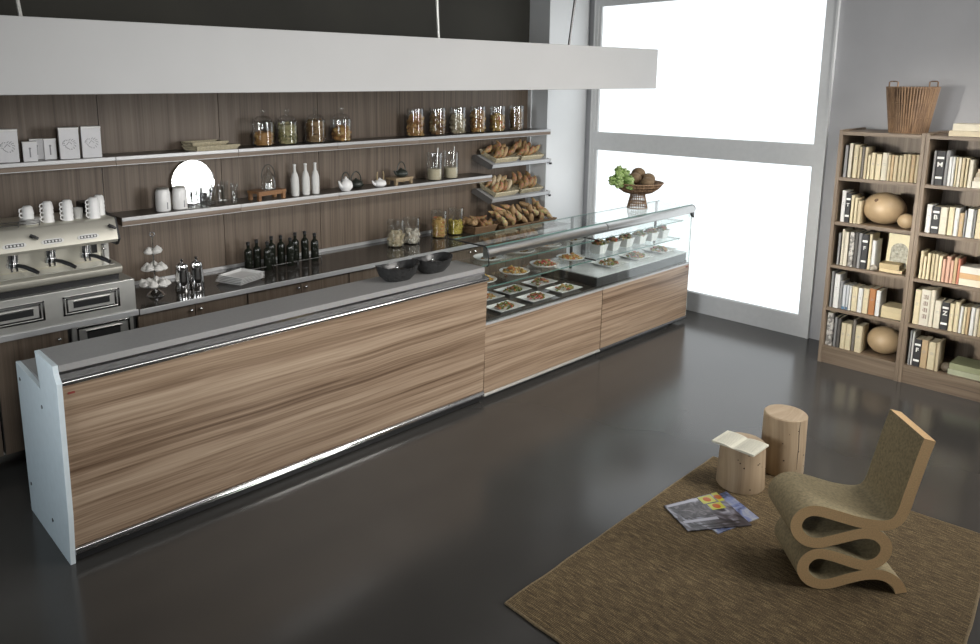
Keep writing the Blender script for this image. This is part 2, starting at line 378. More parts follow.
bcp(MB().box(1.079, 4.13, .07, 4.278, 4.80, .924), 'carcass', m_darkmetal)
bcp(MB().box(1.10, 4.16, .0, 4.25, 4.70, .07), 'plinth', m_black)
bcp(MB().box(1.105, 4.060, .988, 1.14, 4.067, .998), 'maker_mark', m_red)

# ------------------------------------------------------------------ display cases
def display_case(x0, x1, label, first):
    t = thing('pastry_display_case', label, 'display case', (x0, 4.09, 0), group='refrigerated display cases in the bar')
    def p(mb, name, m, **k): return mb.build(name, m, t, loc=(-x0, -4.09, 0), **k)
    a, b = x0+.003, x1-.003
    p(MB().prism([(4.095, .068), (4.12, .068), (4.12, .655), (4.088, .655)], 'x', a, b), 'front_panel', W_front)
    p(MB().box(a, 4.085, .655, b, 4.12, .672), 'glass_channel', m_alu, bevel=.003)
    p(MB().box(a, 4.14, 0, b if first else 7.20, 4.75, .068), 'plinth', m_darkmetal)
    p(MB().prism([(4.13, .040), (4.092, .040), (4.086, .046), (4.087, .054), (4.096, .064), (4.13, .067)], 'x', a, b), 'bottom_rail', m_steel if first else m_darkmetal, smooth=True)  # same rail along the bar; its dimming reflection is put into darker metals
    p(MB().box(a, 4.12, .07, b, 4.86, .672), 'carcass', m_darkmetal)
    p(MB().box(a, 4.125, .673, b, 4.85, .688), 'display_deck', m_top)
    g = MB(); g.box(a, 4.098, .673, b, 4.104, 1.235); p(g, 'front_glass', m_case)
    g = MB(); g.box(a, 4.10, 1.302, b, 4.49, 1.309); g.m = 1; g.box(a, 4.49, 1.302, b, 4.493, 1.309); g.box(a, 4.092, 1.302, b, 4.10, 1.309); p(g, 'top_glass', [m_case, m_edge])
    # chrome nosing
    pr = [(4.062+.030*(1-math.cos(t_)), 1.263+.037*math.sin(t_)) for t_ in [(-.5+i/10)*PI for i in range(11)]]
    pr = [(4.10-.042*math.cos(t_), 1.257+.045*math.sin(t_)) for t_ in [(-.5+i/12)*PI for i in range(13)]]+[(4.125, 1.302), (4.125, 1.212)]
    p(MB().prism(pr, 'x', a, b), 'chrome_nosing', m_satin, smooth=True)
    for nm, z, y0, y1 in (('lower_glass_shelf', .935, 4.19, 4.50), ('upper_glass_shelf', 1.135, 4.165, 4.42)):
        xs0, xs1 = a+.03, b-.05
        g = MB(); g.box(xs0, y0, z-.008, xs1, y1, z); g.m = 1; g.box(xs0, y0-.003, z-.008, xs1, y0, z)
        p(g, nm, [m_case, m_edge])
    xs = () if first else (x0+.02, x1-.06)
    for xx in xs:
        s = MB(); s.box(xx, 4.49, .688, xx+.02, 4.51, 1.30); s.box(xx, 4.20, .915, xx+.01, 4.50, .926); s.box(xx, 4.18, 1.116, xx+.01, 4.50, 1.126)
        p(s, 'shelf_bracket', m_darkmetal)
    if first:
        # rounded black edged side cheek that stands above the ledge
        g = MB(); prof = [(4.52, .96), (4.52, 1.31), (4.15, 1.31)]+[(4.12+.06*math.cos(a_)-.0, 1.25+.06*math.sin(a_)) for a_ in (PI*.62, PI*.75, PI*.88, PI)]+[(4.062, 1.15), (4.105, 1.15), (4.43, 1.15), (4.38, .96)]
        g.prism(prof, 'x', x0-.006, x0+.001)
        side = p(g, 'side_glass', m_case)
        e = MB(); path = [(x0-.004, 4.52, 1.312), (x0-.004, 4.33, 1.312), (x0-.004, 4.14, 1.312)]+[(x0-.004, 4.12+.065*math.cos(a_), 1.25+.065*math.sin(a_)) for a_ in (PI*.55, PI*.7, PI*.85, PI)]+[(x0-.004, 4.052, 1.17), (x0-.004, 4.075, 1.15)]
        e.tube(path, .0055, 6); e.build('edge_seal', m_black, side, loc=(0, 0, 0), smooth=True)
    else:
        g = MB(); g.box(x1-.004, 4.10, .60, x1+.003, 4.86, 1.30); g.m = 1; g.box(x1-.004, 4.095, .07, x1+.004, 4.10, 1.23)
        p(g, 'side_glass', [m_case, P('pale_glass_edge', (.55, .62, .60), .2)])
        p(MB().prism([(x1-.05, 1.23), (x1+.004, 1.23), (x1+.004, 1.165), (x1-.005, 1.175)], 'y', 4.07, 4.10), 'nosing_bracket', m_darkmetal)
        c = MB().cyl((x1-.004, 4.10, 1.263), (x1+.006, 4.10, 1.263), .041, n=24); p(c, 'nosing_cap', m_darkmetal)
        p(MB().box(x0-.06, 4.118, .689, x1-.03, 4.80, .775), 'cold_plate_box', m_darkmetal)
        p(MB().box(x0-.06, 4.115, .775, x1-.03, 4.80, .786), 'marble_top', m_marble)
        p(MB().box(x1-.075, 4.083, .625, x1-.035, 4.0885, .637), 'maker_mark', m_red)
    return t
display_case(4.282, 5.890, 'glass display case with veneered front next to the stone ledge, holding rectangular plates', True)
display_case(5.894, 7.482, 'glass display case with veneered front at the window end, holding salad cups', False)

rng = random.Random(7)
PAL = {
 'salad': [(.16, .22, .04), (.30, .12, .04), (.42, .10, .05), (.26, .20, .07), (.10, .14, .03), (.50, .38, .14)],
 'redsalad': [(.50, .06, .06), (.35, .08, .05), (.22, .20, .05), (.12, .15, .03), (.45, .28, .12)],
 'pasta': [(.55, .36, .10), (.48, .30, .09), (.60, .42, .16), (.35, .22, .07), (.50, .16, .05)],
 'yellow': [(.70, .45, .05), (.62, .35, .05), (.45, .25, .05), (.35, .20, .06)],
 'biscuit': [(.50, .30, .10), (.42, .22, .07), (.55, .38, .16), (.30, .14, .05)],
 'darkb': [(.22, .12, .05), (.30, .19, .09), (.16, .08, .035), (.38, .28, .14)],
 'pale': [(.55, .48, .34), (.48, .40, .27), (.60, .54, .40), (.40, .33, .20)],
 'green': [(.30, .28, .12), (.38, .34, .17), (.48, .40, .22), (.22, .20, .09)],
 'rolls': [(.55, .50, .42), (.48, .42, .34), (.60, .55, .46)],
 'lemon': [(.60, .50, .10), (.52, .42, .08), (.46, .36, .08)]}
def heap(rx, ry, h, n, pal, size):
    g = MB()
    for i in range(n):
        a = rng.uniform(0, 2*PI); q = math.sqrt(rng.random()); s = rng.uniform(.6, 1.2)*size
        g.col = rng.choice(PAL[pal]); z = h*(1-q*q)*rng.uniform(.3, 1)+s*.3
        g.ball((rx*q*math.cos(a), ry*q*math.sin(a), z), s, s*rng.uniform(.4, .9), s*rng.uniform(.3, .7), n=6, m=4, jit=.15, rng=rng)
    return g
def rect_plate(w=.31, d=.21):
    g = MB(); a, b = w/2, d/2; i = .026; h = .022
    vs = []
    for (x, y, z) in ((a-i*1.3, b-i*1.3, 0), (a, b, h), (a-.006, b-.006, h+.002), (a-i*1.2, b-i*1.2, .005)):
        vs += [(-x, -y, z), (x, -y, z), (x, y, z), (-x, y, z)]
    fs = [(3, 2, 1, 0), (12, 13, 14, 15)]
    for r in range(3):
        for k in range(4): fs.append((r*4+k, r*4+(k+1) % 4, (r+1)*4+(k+1) % 4, (r+1)*4+k))
    return g.add(vs, fs)
pl = [(4.674, 4.235, 'front left'), (5.10, 4.25, 'front middle'), (5.52, 4.262, 'front right'), (4.76, 4.55, 'rear left'), (5.13, 4.55, 'rear middle'), (5.52, 4.555, 'rear right'), (4.40, 4.41, 'far left')]
base = None
for k, (x, y, wd) in enumerate(pl):
    if base is None: base = rect_plate().build('rectangular_plate', m_white, bevel=.002); o = base
    else: o = base.copy(); C.objects.link(o)
    o.location = (x, y, .689); tag(o, 'white rectangular plate, %s of those on the left case deck' % wd, 'plate', 'rectangular plates on the left case deck')
    pal = ('salad', 'redsalad', 'salad', 'pasta', 'salad', 'redsalad', 'salad')[k]
    h = heap(.105, .062, .045, 70, pal, .015).build('salad', m_food, loc=(x, y, .698), smooth=True)
    tag(h, 'heap of mixed salad on the %s rectangular plate in the left case' % wd, 'food', 'salads on the rectangular plates', 'stuff')
round_prof = [(.0, .0), (.07, 0), (.12, .012), (.135, .026), (.132, .028), (.115, .016), (.07, .005), (0, .005)]
rp = None
for k, (x, wd, pal) in enumerate(((4.50, 'first', 'yellow'), (4.92, 'second', 'pasta'), (5.33, 'third', 'redsalad'), (5.72, 'fourth', 'pasta'))):
    if rp is None: rp = MB().lathe(round_prof, 32).build('round_plate', m_white, smooth=True); o = rp
    else: o = rp.copy(); C.objects.link(o)
    o.location = (x, 4.35, .9355); tag(o, '%s round white plate from the left on the lower glass shelf' % wd, 'plate', 'round plates on the lower glass shelf')
    h = heap(.105, .105, .05, 85, pal, .016).build('pasta_salad', m_food, loc=(x, 4.35, .943), smooth=True)
    tag(h, 'heap of pasta salad on the %s round plate of the lower shelf' % wd, 'food', 'pasta salads on round plates', 'stuff')
for k, (x, wd) in enumerate(((4.52, 'first'), (4.93, 'second'), (5.30, 'third'), (5.64, 'fourth'))):
    o = rp.copy(); C.objects.link(o); o.location = (x, 4.292, 1.1355); o.scale = (.93, .93, .93)
    tag(o, '%s round white plate from the left on the upper glass shelf' % wd, 'plate', 'round plates on the upper glass shelf')
    h = heap(.07, .05, .02, 26, 'darkb' if k != 2 else 'biscuit', .014).build('canape_heap', m_food, loc=(x, 4.292, 1.143), smooth=True)
    tag(h, 'dark canapes on the %s round plate of the upper glass shelf' % wd, 'food', 'canapes on the upper shelf', 'stuff')
cup0 = None
for k, x in enumerate((6.14, 6.36, 6.60, 6.84, 7.06, 7.28)):
    if cup0 is None:
        g = MB(); sq = math.sqrt(2)
        g.lathe([(.032*sq, 0), (.047*sq, .085), (.044*sq, .085), (.030*sq, .006), (0, .006)], 4, Matrix.Rotation(PI/4, 4, 'Z'))
        cup0 = g.build('salad_cup', m_white, bevel=.003); o = cup0
    else: o = cup0.copy(); C.objects.link(o)
    o.location = (x, 4.33, .9355); o.scale = (1.45, 1.45, 1.12)
    tag(o, 'square white salad cup, %s from the left on the right case shelf' % ORD[k], 'cup', 'square salad cups in the right case')
    h = heap(.062, .062, .06, 48, 'salad', .020).build('salad', m_food, loc=(x, 4.33, 1.018), smooth=True)
    tag(h, 'leafy salad filling the %s square cup from the left' % ORD[k], 'food', 'salads in the square cups', 'stuff')
sqp = None
for k, x in enumerate((6.34, 6.82, 7.27)):
    if sqp is None: sqp = rect_plate(.31, .27).build('square_plate', m_white, bevel=.002); o = sqp
    else: o = sqp.copy(); C.objects.link(o)
    o.location = (x, 4.34, .787); tag(o, 'square white plate, %s from the left on the pale marble top' % ORD[k], 'plate', 'square plates on the marble top')
    h = heap(.10, .08, .05, 75, 'salad', .019).build('salad', m_food, loc=(x, 4.34, .796), smooth=True)
    tag(h, 'mixed salad on the %s square plate from the left' % ORD[k], 'food', 'salads on the square plates', 'stuff')

# black bowls on the stone ledge
def black_bowl(x, y, rz, label):
    n = 40; g = MB(); rings = []
    for (s, z0, lift) in ((0.0, .004, 0), (.60, .0, 0), (.84, .040, 0), (.95, .075, .010), (1.0, .098, .024), (.975, .100, .024), (.88, .07, .01), (.55, .018, 0), (0.0, .014, 0)):
        ring = []
        for k in range(n):
            a = 2*PI*k/n; ca, sa = math.cos(a), math.sin(a)
            px = .175*s*math.copysign(abs(ca)**.8, ca); py = .118*s*math.copysign(abs(sa)**.8, sa)
            ring.append((px, py, z0+lift*(abs(ca)**2.0)))
        rings.append(ring)
    vs = [p for r in rings for p in r]; fs = []
    for i in range(len(rings)-1):
        for k in range(n): fs.append((i*n+k, i*n+(k+1) % n, (i+1)*n+(k+1) % n, (i+1)*n+k))
    g.add(vs, fs)
    t = thing('black_bowl', label, 'bowl', (x, y, 1.148), rz, 'black bowls on the stone ledge')
    g.build('bowl_body', m_blackgloss, t, smooth=True)
    MB().ball((0, 0, 0), .11, .07, .03, n=20, m=8).build('inner_lid', m_blackgloss, t, loc=(0, 0, .055), smooth=True)
    MB().ball((0, 0, 0), .011, n=10, m=6).build('highlight_bead', m_chrome, t, loc=(0, 0, .09), smooth=True)  # chrome bead standing in for the white highlight inside the bowl
black_bowl(3.51, 4.26, -.05, 'black oval bowl with raised rim, the left one on the stone ledge')
black_bowl(3.87, 4.27, .02, 'black oval bowl with raised rim, the right one beside the display case')

# fruit stand on the glass top
FX, FY, FZ = 6.83, 4.36, 1.3095
fs_ = thing('footed_fruit_basket', 'brown woven footed basket standing on the glass case top before the window', 'basket', (FX, FY, FZ))
g = MB()
for k in range(26):
    a = 2*PI*k/26; g.tube([(r*math.cos(a), r*math.sin(a), z) for r, z in ((.102, 0), (.088, .07), (.076, .12), (.072, .155))], .0042, 5)
for r, z in ((.102, .005), (.090, .055), (.088, .065), (.076, .12), (.072, .155)):
    g.tube([(r*math.cos(a), r*math.sin(a), z) for a in [2*PI*k/24 for k in range(24)]], .005, 6, closed=True)
g.build('foot', m_brownw, fs_, smooth=True)
g = MB(); g.lathe([(0, .150), (.07, .152), (.14, .172), (.20, .215), (.245, .265), (.238, .267), (.19, .223), (.13, .184), (0, .162)], 36)
for k in range(48):
    a = 2*PI*k/48; g.tube([(r*math.cos(a), r*math.sin(a), z) for r, z in ((.07, .150), (.145, .170), (.205, .212), (.250, .268))], .005, 4)
for r, z in ((.250, .266), (.226, .236), (.190, .203)):
    g.tube([(r*math.cos(a), r*math.sin(a), z) for a in [2*PI*k/36 for k in range(36)]], .007, 6, closed=True)
g.build('woven_dish', m_brownw, fs_, smooth=True)
m_kiwi = P('brown_fruit_skin', (.16, .105, .055), .75, noise=.2, nscale=60, bump=.3)
for x, y, z, r, nm in ((-.02, .02, .262, .088, 'left one at the back'), (.10, -.10, .262, .092, 'one at the middle front'), (.15, .06, .275, .090, 'one at the right back'), (.05, .13, .30, .088, 'highest one'), (.0, -.13, .245, .075, 'lowest front one')):
    pass
for dx, dy, z, r, nm in ((.02, .06, .300, .075, 'left rear'), (.03, -.09, .268, .072, 'left front'), (.155, -.02, .290, .074, 'right front'), (.15, .10, .335, .078, 'right rear')):
    o = MB().ball((0, 0, 0), r, r*.92, r*.85, n=20, m=12).build('brown_fruit', m_kiwi, loc=(FX+dx, FY+dy, FZ+z), smooth=True)
    tag(o, 'round brown fruit, the %s one in the footed basket' % nm, 'fruit', 'brown fruits in the footed basket')
g = MB(); r2 = random.Random(3)
for (x, y, z, r) in ((-.16, .02, .30, .062), (-.25, .06, .27, .055), (-.23, .09, .34, .055), (-.14, .08, .36, .058),  (-.31, .10, .30, .050), (-.20, .10, .40, .048), (-.20, -.04, .25, .05)):
    g.col = (.22, .31, .10); g.ball((x, y, z), r*.8, n=12, m=8)
    for i in range(26):
        a = r2.uniform(0, 2*PI); b = r2.uniform(-1.2, 1.4); d = r*r2.uniform(.72, .9)
        g.col = r2.choice([(.16, .26, .06), (.26, .38, .12), (.12, .20, .05), (.38, .48, .22)])
        g.ball((x+d*math.cos(a)*math.cos(b), y+d*math.sin(a)*math.cos(b), z+d*math.sin(b)), r*.34, r*.30, r*.22, n=6, m=4, jit=.1, rng=r2)
o = g.build('green_vegetable_bunch', m_green, loc=(FX, FY, FZ), smooth=True)
tag(o, 'bunch of leafy green vegetable heads spilling over the left rim of the footed basket', 'vegetable')

# ------------------------------------------------------------------ back counter
for i, (a, b) in enumerate(((.04, 1.055), (1.065, 2.00), (2.01, 2.905), (2.915, 3.925), (3.935, 4.945), (4.955, 7.10))):
    t = thing('base_cabinet', ['veneered base cabinet at the far left under the coffee machine', 'base cabinet with steel framed drawer below the coffee machine', 'veneered base cabinet behind the middle of the bar counter, first right of the coffee machine', 'veneered base cabinet below the dark oil bottles', 'veneered base cabinet behind the black bowls', 'long base cabinet below the bread baskets'][i], 'cabinet', ((a+b)/2, 5.46, 0), group='base cabinets along the back wall')
    X = (a+b)/2
    MB().box(a-X, .02, .12, b-X, .69, .915).build('carcass', m_darkmetal, t)
    MB().box(a-X, .28, 0, b-X, .6, .12).build('plinth', m_steel, t)
    if i == 1:
        MB().box(a-X+.003, 0, .12, 1.52-X, .018, .91).build('door', W_back, t)
        MB().ball((0, 0, 0), .013).build('knob', m_chrome, t, loc=(1.462-X, -.012, .848), smooth=True)
        fr_ = MB(); x0, x1 = 1.545-X, 1.975-X
        fr_.box(x0, -.012, .60, x1, .018, .92)
        dr = fr_.build('drawer', m_steel, t, bevel=.006)
        q = MB(); q.box(x0+.03, -.022, .62, x1-.03, -.012, .64); q.box(x0+.03, -.022, .89, x1-.03, -.012, .905); q.box(x0+.03, -.022, .62, x0+.045, -.012, .905); q.box(x1-.045, -.022, .62, x1-.03, -.012, .905)
        q.build('drawer_frame', m_chrome, dr, bevel=.003)
        MB().box(x0+.10, -.016, .80, x1-.10, -.011, .865).build('grip_recess', m_darkmetal, dr)
        MB().box(x0+.09, -.028, .862, x1-.09, -.011, .872).build('grip_lip', m_chrome, dr)
    else:
        k = 2 if i < 5 else 4
        for j in range(k):
            u0 = a-X+(b-a)*j/k+.003; u1 = a-X+(b-a)*(j+1)/k-.003
            d = MB().box(u0, 0, .12, u1, .018, .895).build('door', W_back, t)
            kx = (u1-.035) if j % 2 == 0 else (u0+.035)
            q = MB(); q.cyl((0, 0, 0), (0, -.018, 0), .006, n=8); q.ball((0, -.024, 0), .013, n=10, m=6)
            q.build('knob', m_chrome, d, loc=(kx, 0, .862), smooth=True)
wt = thing('back_worktop', 'long dark glossy worktop with bright steel front edge along the back wall', 'worktop', (4.0, 5.41, .92))
MB().box(2.015-4, .012, .012, 3.13, .735, .034).build('glossy_top', m_top, wt)
MB().box(2.012-4, 0, -.005, 3.13, .012, .036).build('steel_edge', m_alu, wt, bevel=.003)
MB().box(2.015-4, .012, -.004, 3.13, .72, .011).build('underlay', m_darkmetal, wt)
MB().box(2.015-4, .722, .034, 3.13, .735, .062).build('upstand', m_alu, wt)

# shelves
def wall_shelf(x0, x1, z, label, grp):
    X = (x0+x1)/2; L = (x1-x0)/2-.0015
    t = thing('wall_shelf', label, 'shelf', (X, 5.83, z), group=grp)
    MB().box(-L, .012, -.02, L, .318, 0).build('board', m_shelf, t)
    MB().box(-L, .010, -.062, L, .30, -.021).build('underboard', W_back, t)
    MB().box(-L, 0, -.028, L, .012, .001).build('edge_strip', m_alu, t, bevel=.003)
    MB().box(-L, .003, -.066, L, .010, -.062).build('lower_bead', m_alu, t)
    MB().box(-L, .003, -.062, L, .010, -.029).build('fascia', W_shelf, t)
    MB().prism([(.06, -.063), (.318, -.063), (.318, -.082)], 'x', L-.13, L-.004).build('bracket', m_darkmetal, t)
W_shelf = wood('shelf_fascia_wood', (.13, .09, .065), (.20, .15, .11), (.28, .22, .17), 'X', fine=80, broad=20, rough=.5, wob=.2)
for i, (a, b) in enumerate(((.05, 1.06), (1.06, 2.07), (2.07, 3.085), (3.085, 4.10), (4.10, 5.11), (5.11, 7.20))):
    wall_shelf(a, b, 2.043, ['upper wall shelf section at the far left edge', 'upper wall shelf section under the pale tins', 'upper wall shelf section under the wicker trays', 'upper wall shelf section under the lidded glass jars', 'upper wall shelf section in the middle, right of the lidded jars', 'long upper wall shelf section under the six open glass jars'][i], 'upper wall shelf sections')
for i, (a, b) in enumerate(((2.08, 3.085), (3.085, 4.10), (4.10, 5.11), (5.11, 6.19))):
    wall_shelf(a, b, 1.573, ['lower wall shelf section under the round mirror', 'lower wall shelf section under the white bottles', 'lower wall shelf section under the teapots', 'lower wall shelf section under the two sugar jars'][i], 'lower wall shelf sections')

def bread_shelf(z, label):
    t = thing('bread_shelf', label, 'shelf', (6.68, 5.815, z), group='tilted metal bread shelves', rx=math.radians(20))
    g = MB(); g.box(-.50, 0, -.022, .52, .016, .022); g.build('front_bar', m_alu, t, bevel=.003)
    for s in (-1, 1):
        g = MB(); g.prism([(0, -.03), (0, .015), (.29, .018), (.33, .0), (.33, -.055), (.05, -.055)], 'x', s*.5-.006, s*.5+.006); g.build('side_bracket', P('mid_grey_metal', (.24, .24, .24), .4, .6), t, bevel=.002)
    for k in range(9):
        y = .04+k*.032; MB().box(-.49, y, -.012, .49, y+.018, .0).build('slat', m_alu, t)
    MB().cyl((.505, -.008, -.034), (.53, -.008, -.034), .012, n=12).build('end_stop', m_black, t)
    return t
BS = [(1.668, 'upper'), (1.278, 'lower')]
for z, nm in BS: bread_shelf(z, '%s tilted metal bread shelf with two wicker baskets beside the wall corner' % nm)
# wicker baskets
def wicker(name, w_, d_, h_, label, loc, rx=0, grp=None, rz=0, m_wicker=m_wicker):
    t = thing(name, label, 'basket', loc, rz, grp, rx=rx)
    g = MB(); i = .022
    g.box(-w_/2+i, -d_/2+i, 0, w_/2-i, d_/2-i, .008)
    for k in range(5):
        q = i*(1-k/4); z = .004+h_*k/4
        g.tube([(-w_/2+q, -d_/2+q, z), (w_/2-q, -d_/2+q, z), (w_/2-q, d_/2-q, z), (-w_/2+q, d_/2-q, z)], .0075 if k < 4 else .010, 6, closed=True)
    g.build('woven_tray', m_wicker, t, smooth=True)
    s = MB(); nx = int(w_/.022); ny = int(d_/.022)
    for a in range(nx+1):
        x = -w_/2+w_*a/nx
        for sy in (-1, 1): s.tube([(x*.92, sy*(d_/2-i), 0), (x, sy*(d_/2+.002), h_+.004)], .0045, 4)
    for a in range(1, ny):
        y = -d_/2+d_*a/ny
        for sx in (-1, 1): s.tube([(sx*(w_/2-i), y*.92, 0), (sx*(w_/2+.002), y, h_+.004)], .0045, 4)
    s.build('stakes', m_wicker, t)
    return t
CR = {}
def croissant_mesh(kind):
    if kind in CR: return CR[kind]
    g = MB(); r3 = random.Random(kind)
    if kind.startswith('croissant'):
        base_c = {'croissant': (.40, .25, .12), 'croissant_pale': (.50, .36, .20), 'croissant_dark': (.27, .155, .07)}[kind]
        n = 15; pts = []; rad = []
        for i in range(n):
            t_ = i/(n-1)*2-1; a = t_*1.15
            pts.append((.092*t_, .05*t_*t_-.02, .0)); rad.append(.030*(1-abs(t_)**1.4)**.85+.005+(.003 if i % 2 else 0))
        g.col = base_c; g.tube(pts, rad, 10)
        for i in range(len(g.c)): g.c[i] = tuple(c*r3.uniform(.75, 1.25) for c in base_c)
    else:
        bc_ = {'loaf': (.40, .26, .13), 'loaf_pale': (.56, .45, .29)}[kind]
        g.col = bc_; g.ball((0, 0, 0), .085, .038, .032, n=14, m=8)
        for k in range(-2, 3): g.col = (bc_[0]*.7, bc_[1]*.65, bc_[2]*.6); g.ball((k*.026, 0, .026-abs(k)*.003), .005, .024, .008, n=8, m=4)
    CR[kind] = g.mesh(kind, m_bread, smooth=True); return CR[kind]
def bread(kind, loc, rot, label, grp, s=1.0):
    o = bpy.data.objects.new('bread_loaf' if 'loaf' in kind else 'croissant', croissant_mesh(kind)); C.objects.link(o)
    o.location = loc; o.rotation_euler = rot; o.scale = (s, s, s); tag(o, label, 'bread', grp)
rb = random.Random(11)
ang = math.radians(20)
for z, nm in BS:
    for bx, side in ((6.46, 'left'), (6.90, 'right')):
        base_y, base_z = 5.99, z+.064
        wicker('bread_basket', .38, .27, .05, 'pale wicker basket of breads, %s one on the %s bread shelf' % (side, nm), (bx, base_y, base_z+.004), rx=ang, grp='wicker baskets on the bread shelves')
        for j in range(2):
            for k in range(4):
                kind = rb.choice(['croissant', 'croissant', 'loaf', 'croissant_dark']) if nm == 'upper' or side == 'right' else rb.choice(['croissant_pale', 'loaf_pale', 'croissant', 'croissant_dark'])
                x = bx-.12+k*.08+rb.uniform(-.012, .012); dy = -.06+j*.11; zz = base_z+.045+dy*math.tan(ang)+rb.uniform(.03, .055)+(.01 if j else 0)
                bread(kind, (x, base_y+dy, zz), (rb.uniform(-.3, .3), -rb.uniform(.5, 1.25), rb.uniform(-.6, .6)), 'golden croissant or roll heaped in the %s basket of the %s bread shelf' % (side, nm), 'breads in the %s basket, %s bread shelf' % (side, nm), .95)
# breads on the worktop
for bx, nm in ((6.42, 'middle'), (6.88, 'right')):
    wicker('bread_basket', .44, .34, .04, 'wicker basket heaped with croissants on the worktop, the %s one behind the display case' % nm, (bx, 5.80, .956), grp='wicker baskets on the worktop', m_wicker=m_dkw)
    for j in range(3):
        for k in range(5):
            x = bx-.17+k*.085+rb.uniform(-.012, .012); y = 5.80-.10+j*.09
            bread(rb.choice(['croissant', 'croissant', 'croissant_pale', 'loaf']), (x, y, 1.03+rb.uniform(0, .03)+.035*j+(.05 if k % 2 else 0)), (rb.uniform(-.3, .5), rb.uniform(.2, 1.7), rb.uniform(-1, 1)), 'croissant heaped in the %s worktop basket behind the display case' % nm, 'croissants in the %s worktop basket' % nm, .84)
wicker('bread_basket', .34, .3, .07, 'smaller wicker basket of dark rolls at the left of the worktop breads', (5.98, 5.86, .956), grp='wicker baskets on the worktop', m_wicker=m_dkw)
for k in range(9):
    bread('croissant_dark' if k % 3 else 'loaf', (5.86+(k % 3)*.11, 5.78+(k//3)*.08, 1.04+rb.uniform(0, .05)), (rb.uniform(.6, 1.4), 0, rb.uniform(0, 3)), 'dark roll in the smaller wicker basket on the worktop', 'rolls in the smaller worktop basket', 1.05)

# glass jars
def contents(r, h, pal, style):
    g = MB(); n = int(55*(h/.2)*(r/.08))
    if style == 'flat':
        g.col = PAL[pal][0]; g.lathe([(r*.97, 0), (r*.985, h*.5), (r*.97, h), (0, h+.004)], 24); return g
    g.col = PAL[pal][1]; g.lathe([(r*.78, .003), (r*.8, h*.9), (0, h*.95)], 14)
    for i in range(n*2):
        a = rng.uniform(0, 2*PI); q = rng.uniform(.72, .88)*r; z = rng.uniform(.012, h); g.col = rng.choice(PAL[pal])
        if z > h*.85: q = rng.uniform(0, .85)*r
        s = {'ball': .017, 'twist': .019, 'big': .026}[style]
        if style == 'twist': g.ball((q*math.cos(a), q*math.sin(a), z), s, s*.45, s*.4, n=6, m=4, rng=rng)
        else: g.ball((q*math.cos(a), q*math.sin(a), z), s*.9, s*.8, s*.7, n=7, m=4, jit=.1, rng=rng)
    return g
def jar(x, y, z, r, h, fill, pal, style, label, flabel, grp, lid=False, spoon=False):
    t = thing('glass_jar', label, 'jar', (x, y, z), 0, grp); th = .003
    hh = h if not lid else h*.70
    prof = [(r*.9, 0), (r, .012), (r, hh*.94), (r*.98 if not lid else r*.8, hh), (r*.98-th if not lid else r*.8-th, hh), (r-th, hh*.93), (r-th, .014), (r*.88, .006), (0, .006)]
    MB().lathe(prof, 28).build('glass_body', m_glass, t, smooth=True)
    if lid:
        MB().lathe([(r*.84, hh+.001), (r*.86, hh+.008), (r*.55, hh+.035), (r*.16, hh+.045), (r*.12, hh+.055), (r*.26, hh+.075), (r*.24, hh+.092), (0, hh+.1)], 24).build('glass_lid', m_glass, t, smooth=True)
    if spoon:
        MB().cyl((.02, 0, .03), (.045, -.01, h+.045), .004, n=6).build('spoon', m_steel, t)
    c = contents(r-th-.002, hh*fill, pal, style).build('jar_contents', m_food if style != 'flat' else m_food, loc=(x, y, z+.0075), smooth=(style == 'flat'))
    tag(c, flabel, 'food', None, 'stuff')
W6 = ['leftmost', 'second from the left', 'third from the left', 'fourth from the left', 'fifth from the left', 'rightmost']
W4 = ['leftmost', 'second', 'third', 'rightmost']
for k, (x, pal, fl, st) in enumerate(((3.40, 'biscuit', .55, 'twist'), (3.64, 'green', .85, 'ball'), (3.94, 'darkb', .95, 'twist'), (4.235, 'biscuit', .60, 'big'))):
    jar(x, 5.96, 2.044, .095, .315, fl, pal, st, 'glass jar with a knobbed glass lid, %s of the lidded four' % W4[k], 'dry food inside the %s lidded glass jar on the upper shelf' % W4[k], 'lidded glass jars on the upper shelf', lid=True)
for k, (x, pal, fl, st) in enumerate(((5.18, 'biscuit', .75, 'big'), (5.49, 'darkb', .80, 'big'), (5.79, 'pale', .70, 'big'), (6.10, 'biscuit', .80, 'big'), (6.42, 'pasta', .65, 'big'), (6.74, 'darkb', .85, 'twist'))):
    jar(x, 5.98, 2.044, .088, .285, fl, pal, st, 'open cylindrical glass jar on the upper shelf, %s of six' % W6[k], 'biscuits inside the %s open jar on the upper shelf' % W6[k], 'open glass jars on the upper shelf')
for k, x in enumerate((5.42, 5.66)):
    jar(x, 5.95, 1.574, .082, .29, .38, 'pale', 'flat', 'open glass jar half full of sugar with spoon, %s of the pair' % ('left', 'right')[k], 'pale sugar inside the %s jar on the lower shelf' % ('left', 'right')[k], 'sugar jars on the lower shelf', spoon=True)
for k, (x, pal, fl, st, nm) in enumerate(((4.80, 'pale', .52, 'big', 'leftmost'), (5.01, 'rolls', .55, 'big', 'second from left'), (5.44, 'pasta', .72, 'twist', 'third from left'), (5.69, 'lemon', .52, 'ball', 'rightmost'))):
    jar(x, 5.85 if k < 2 else 5.90, .9555, .088, .27 if k < 2 else .29, fl, pal, st, 'open glass jar on the worktop by the black bowls, %s of four' % nm, 'food filling the %s glass jar on the worktop' % nm, 'open glass jars on the worktop')

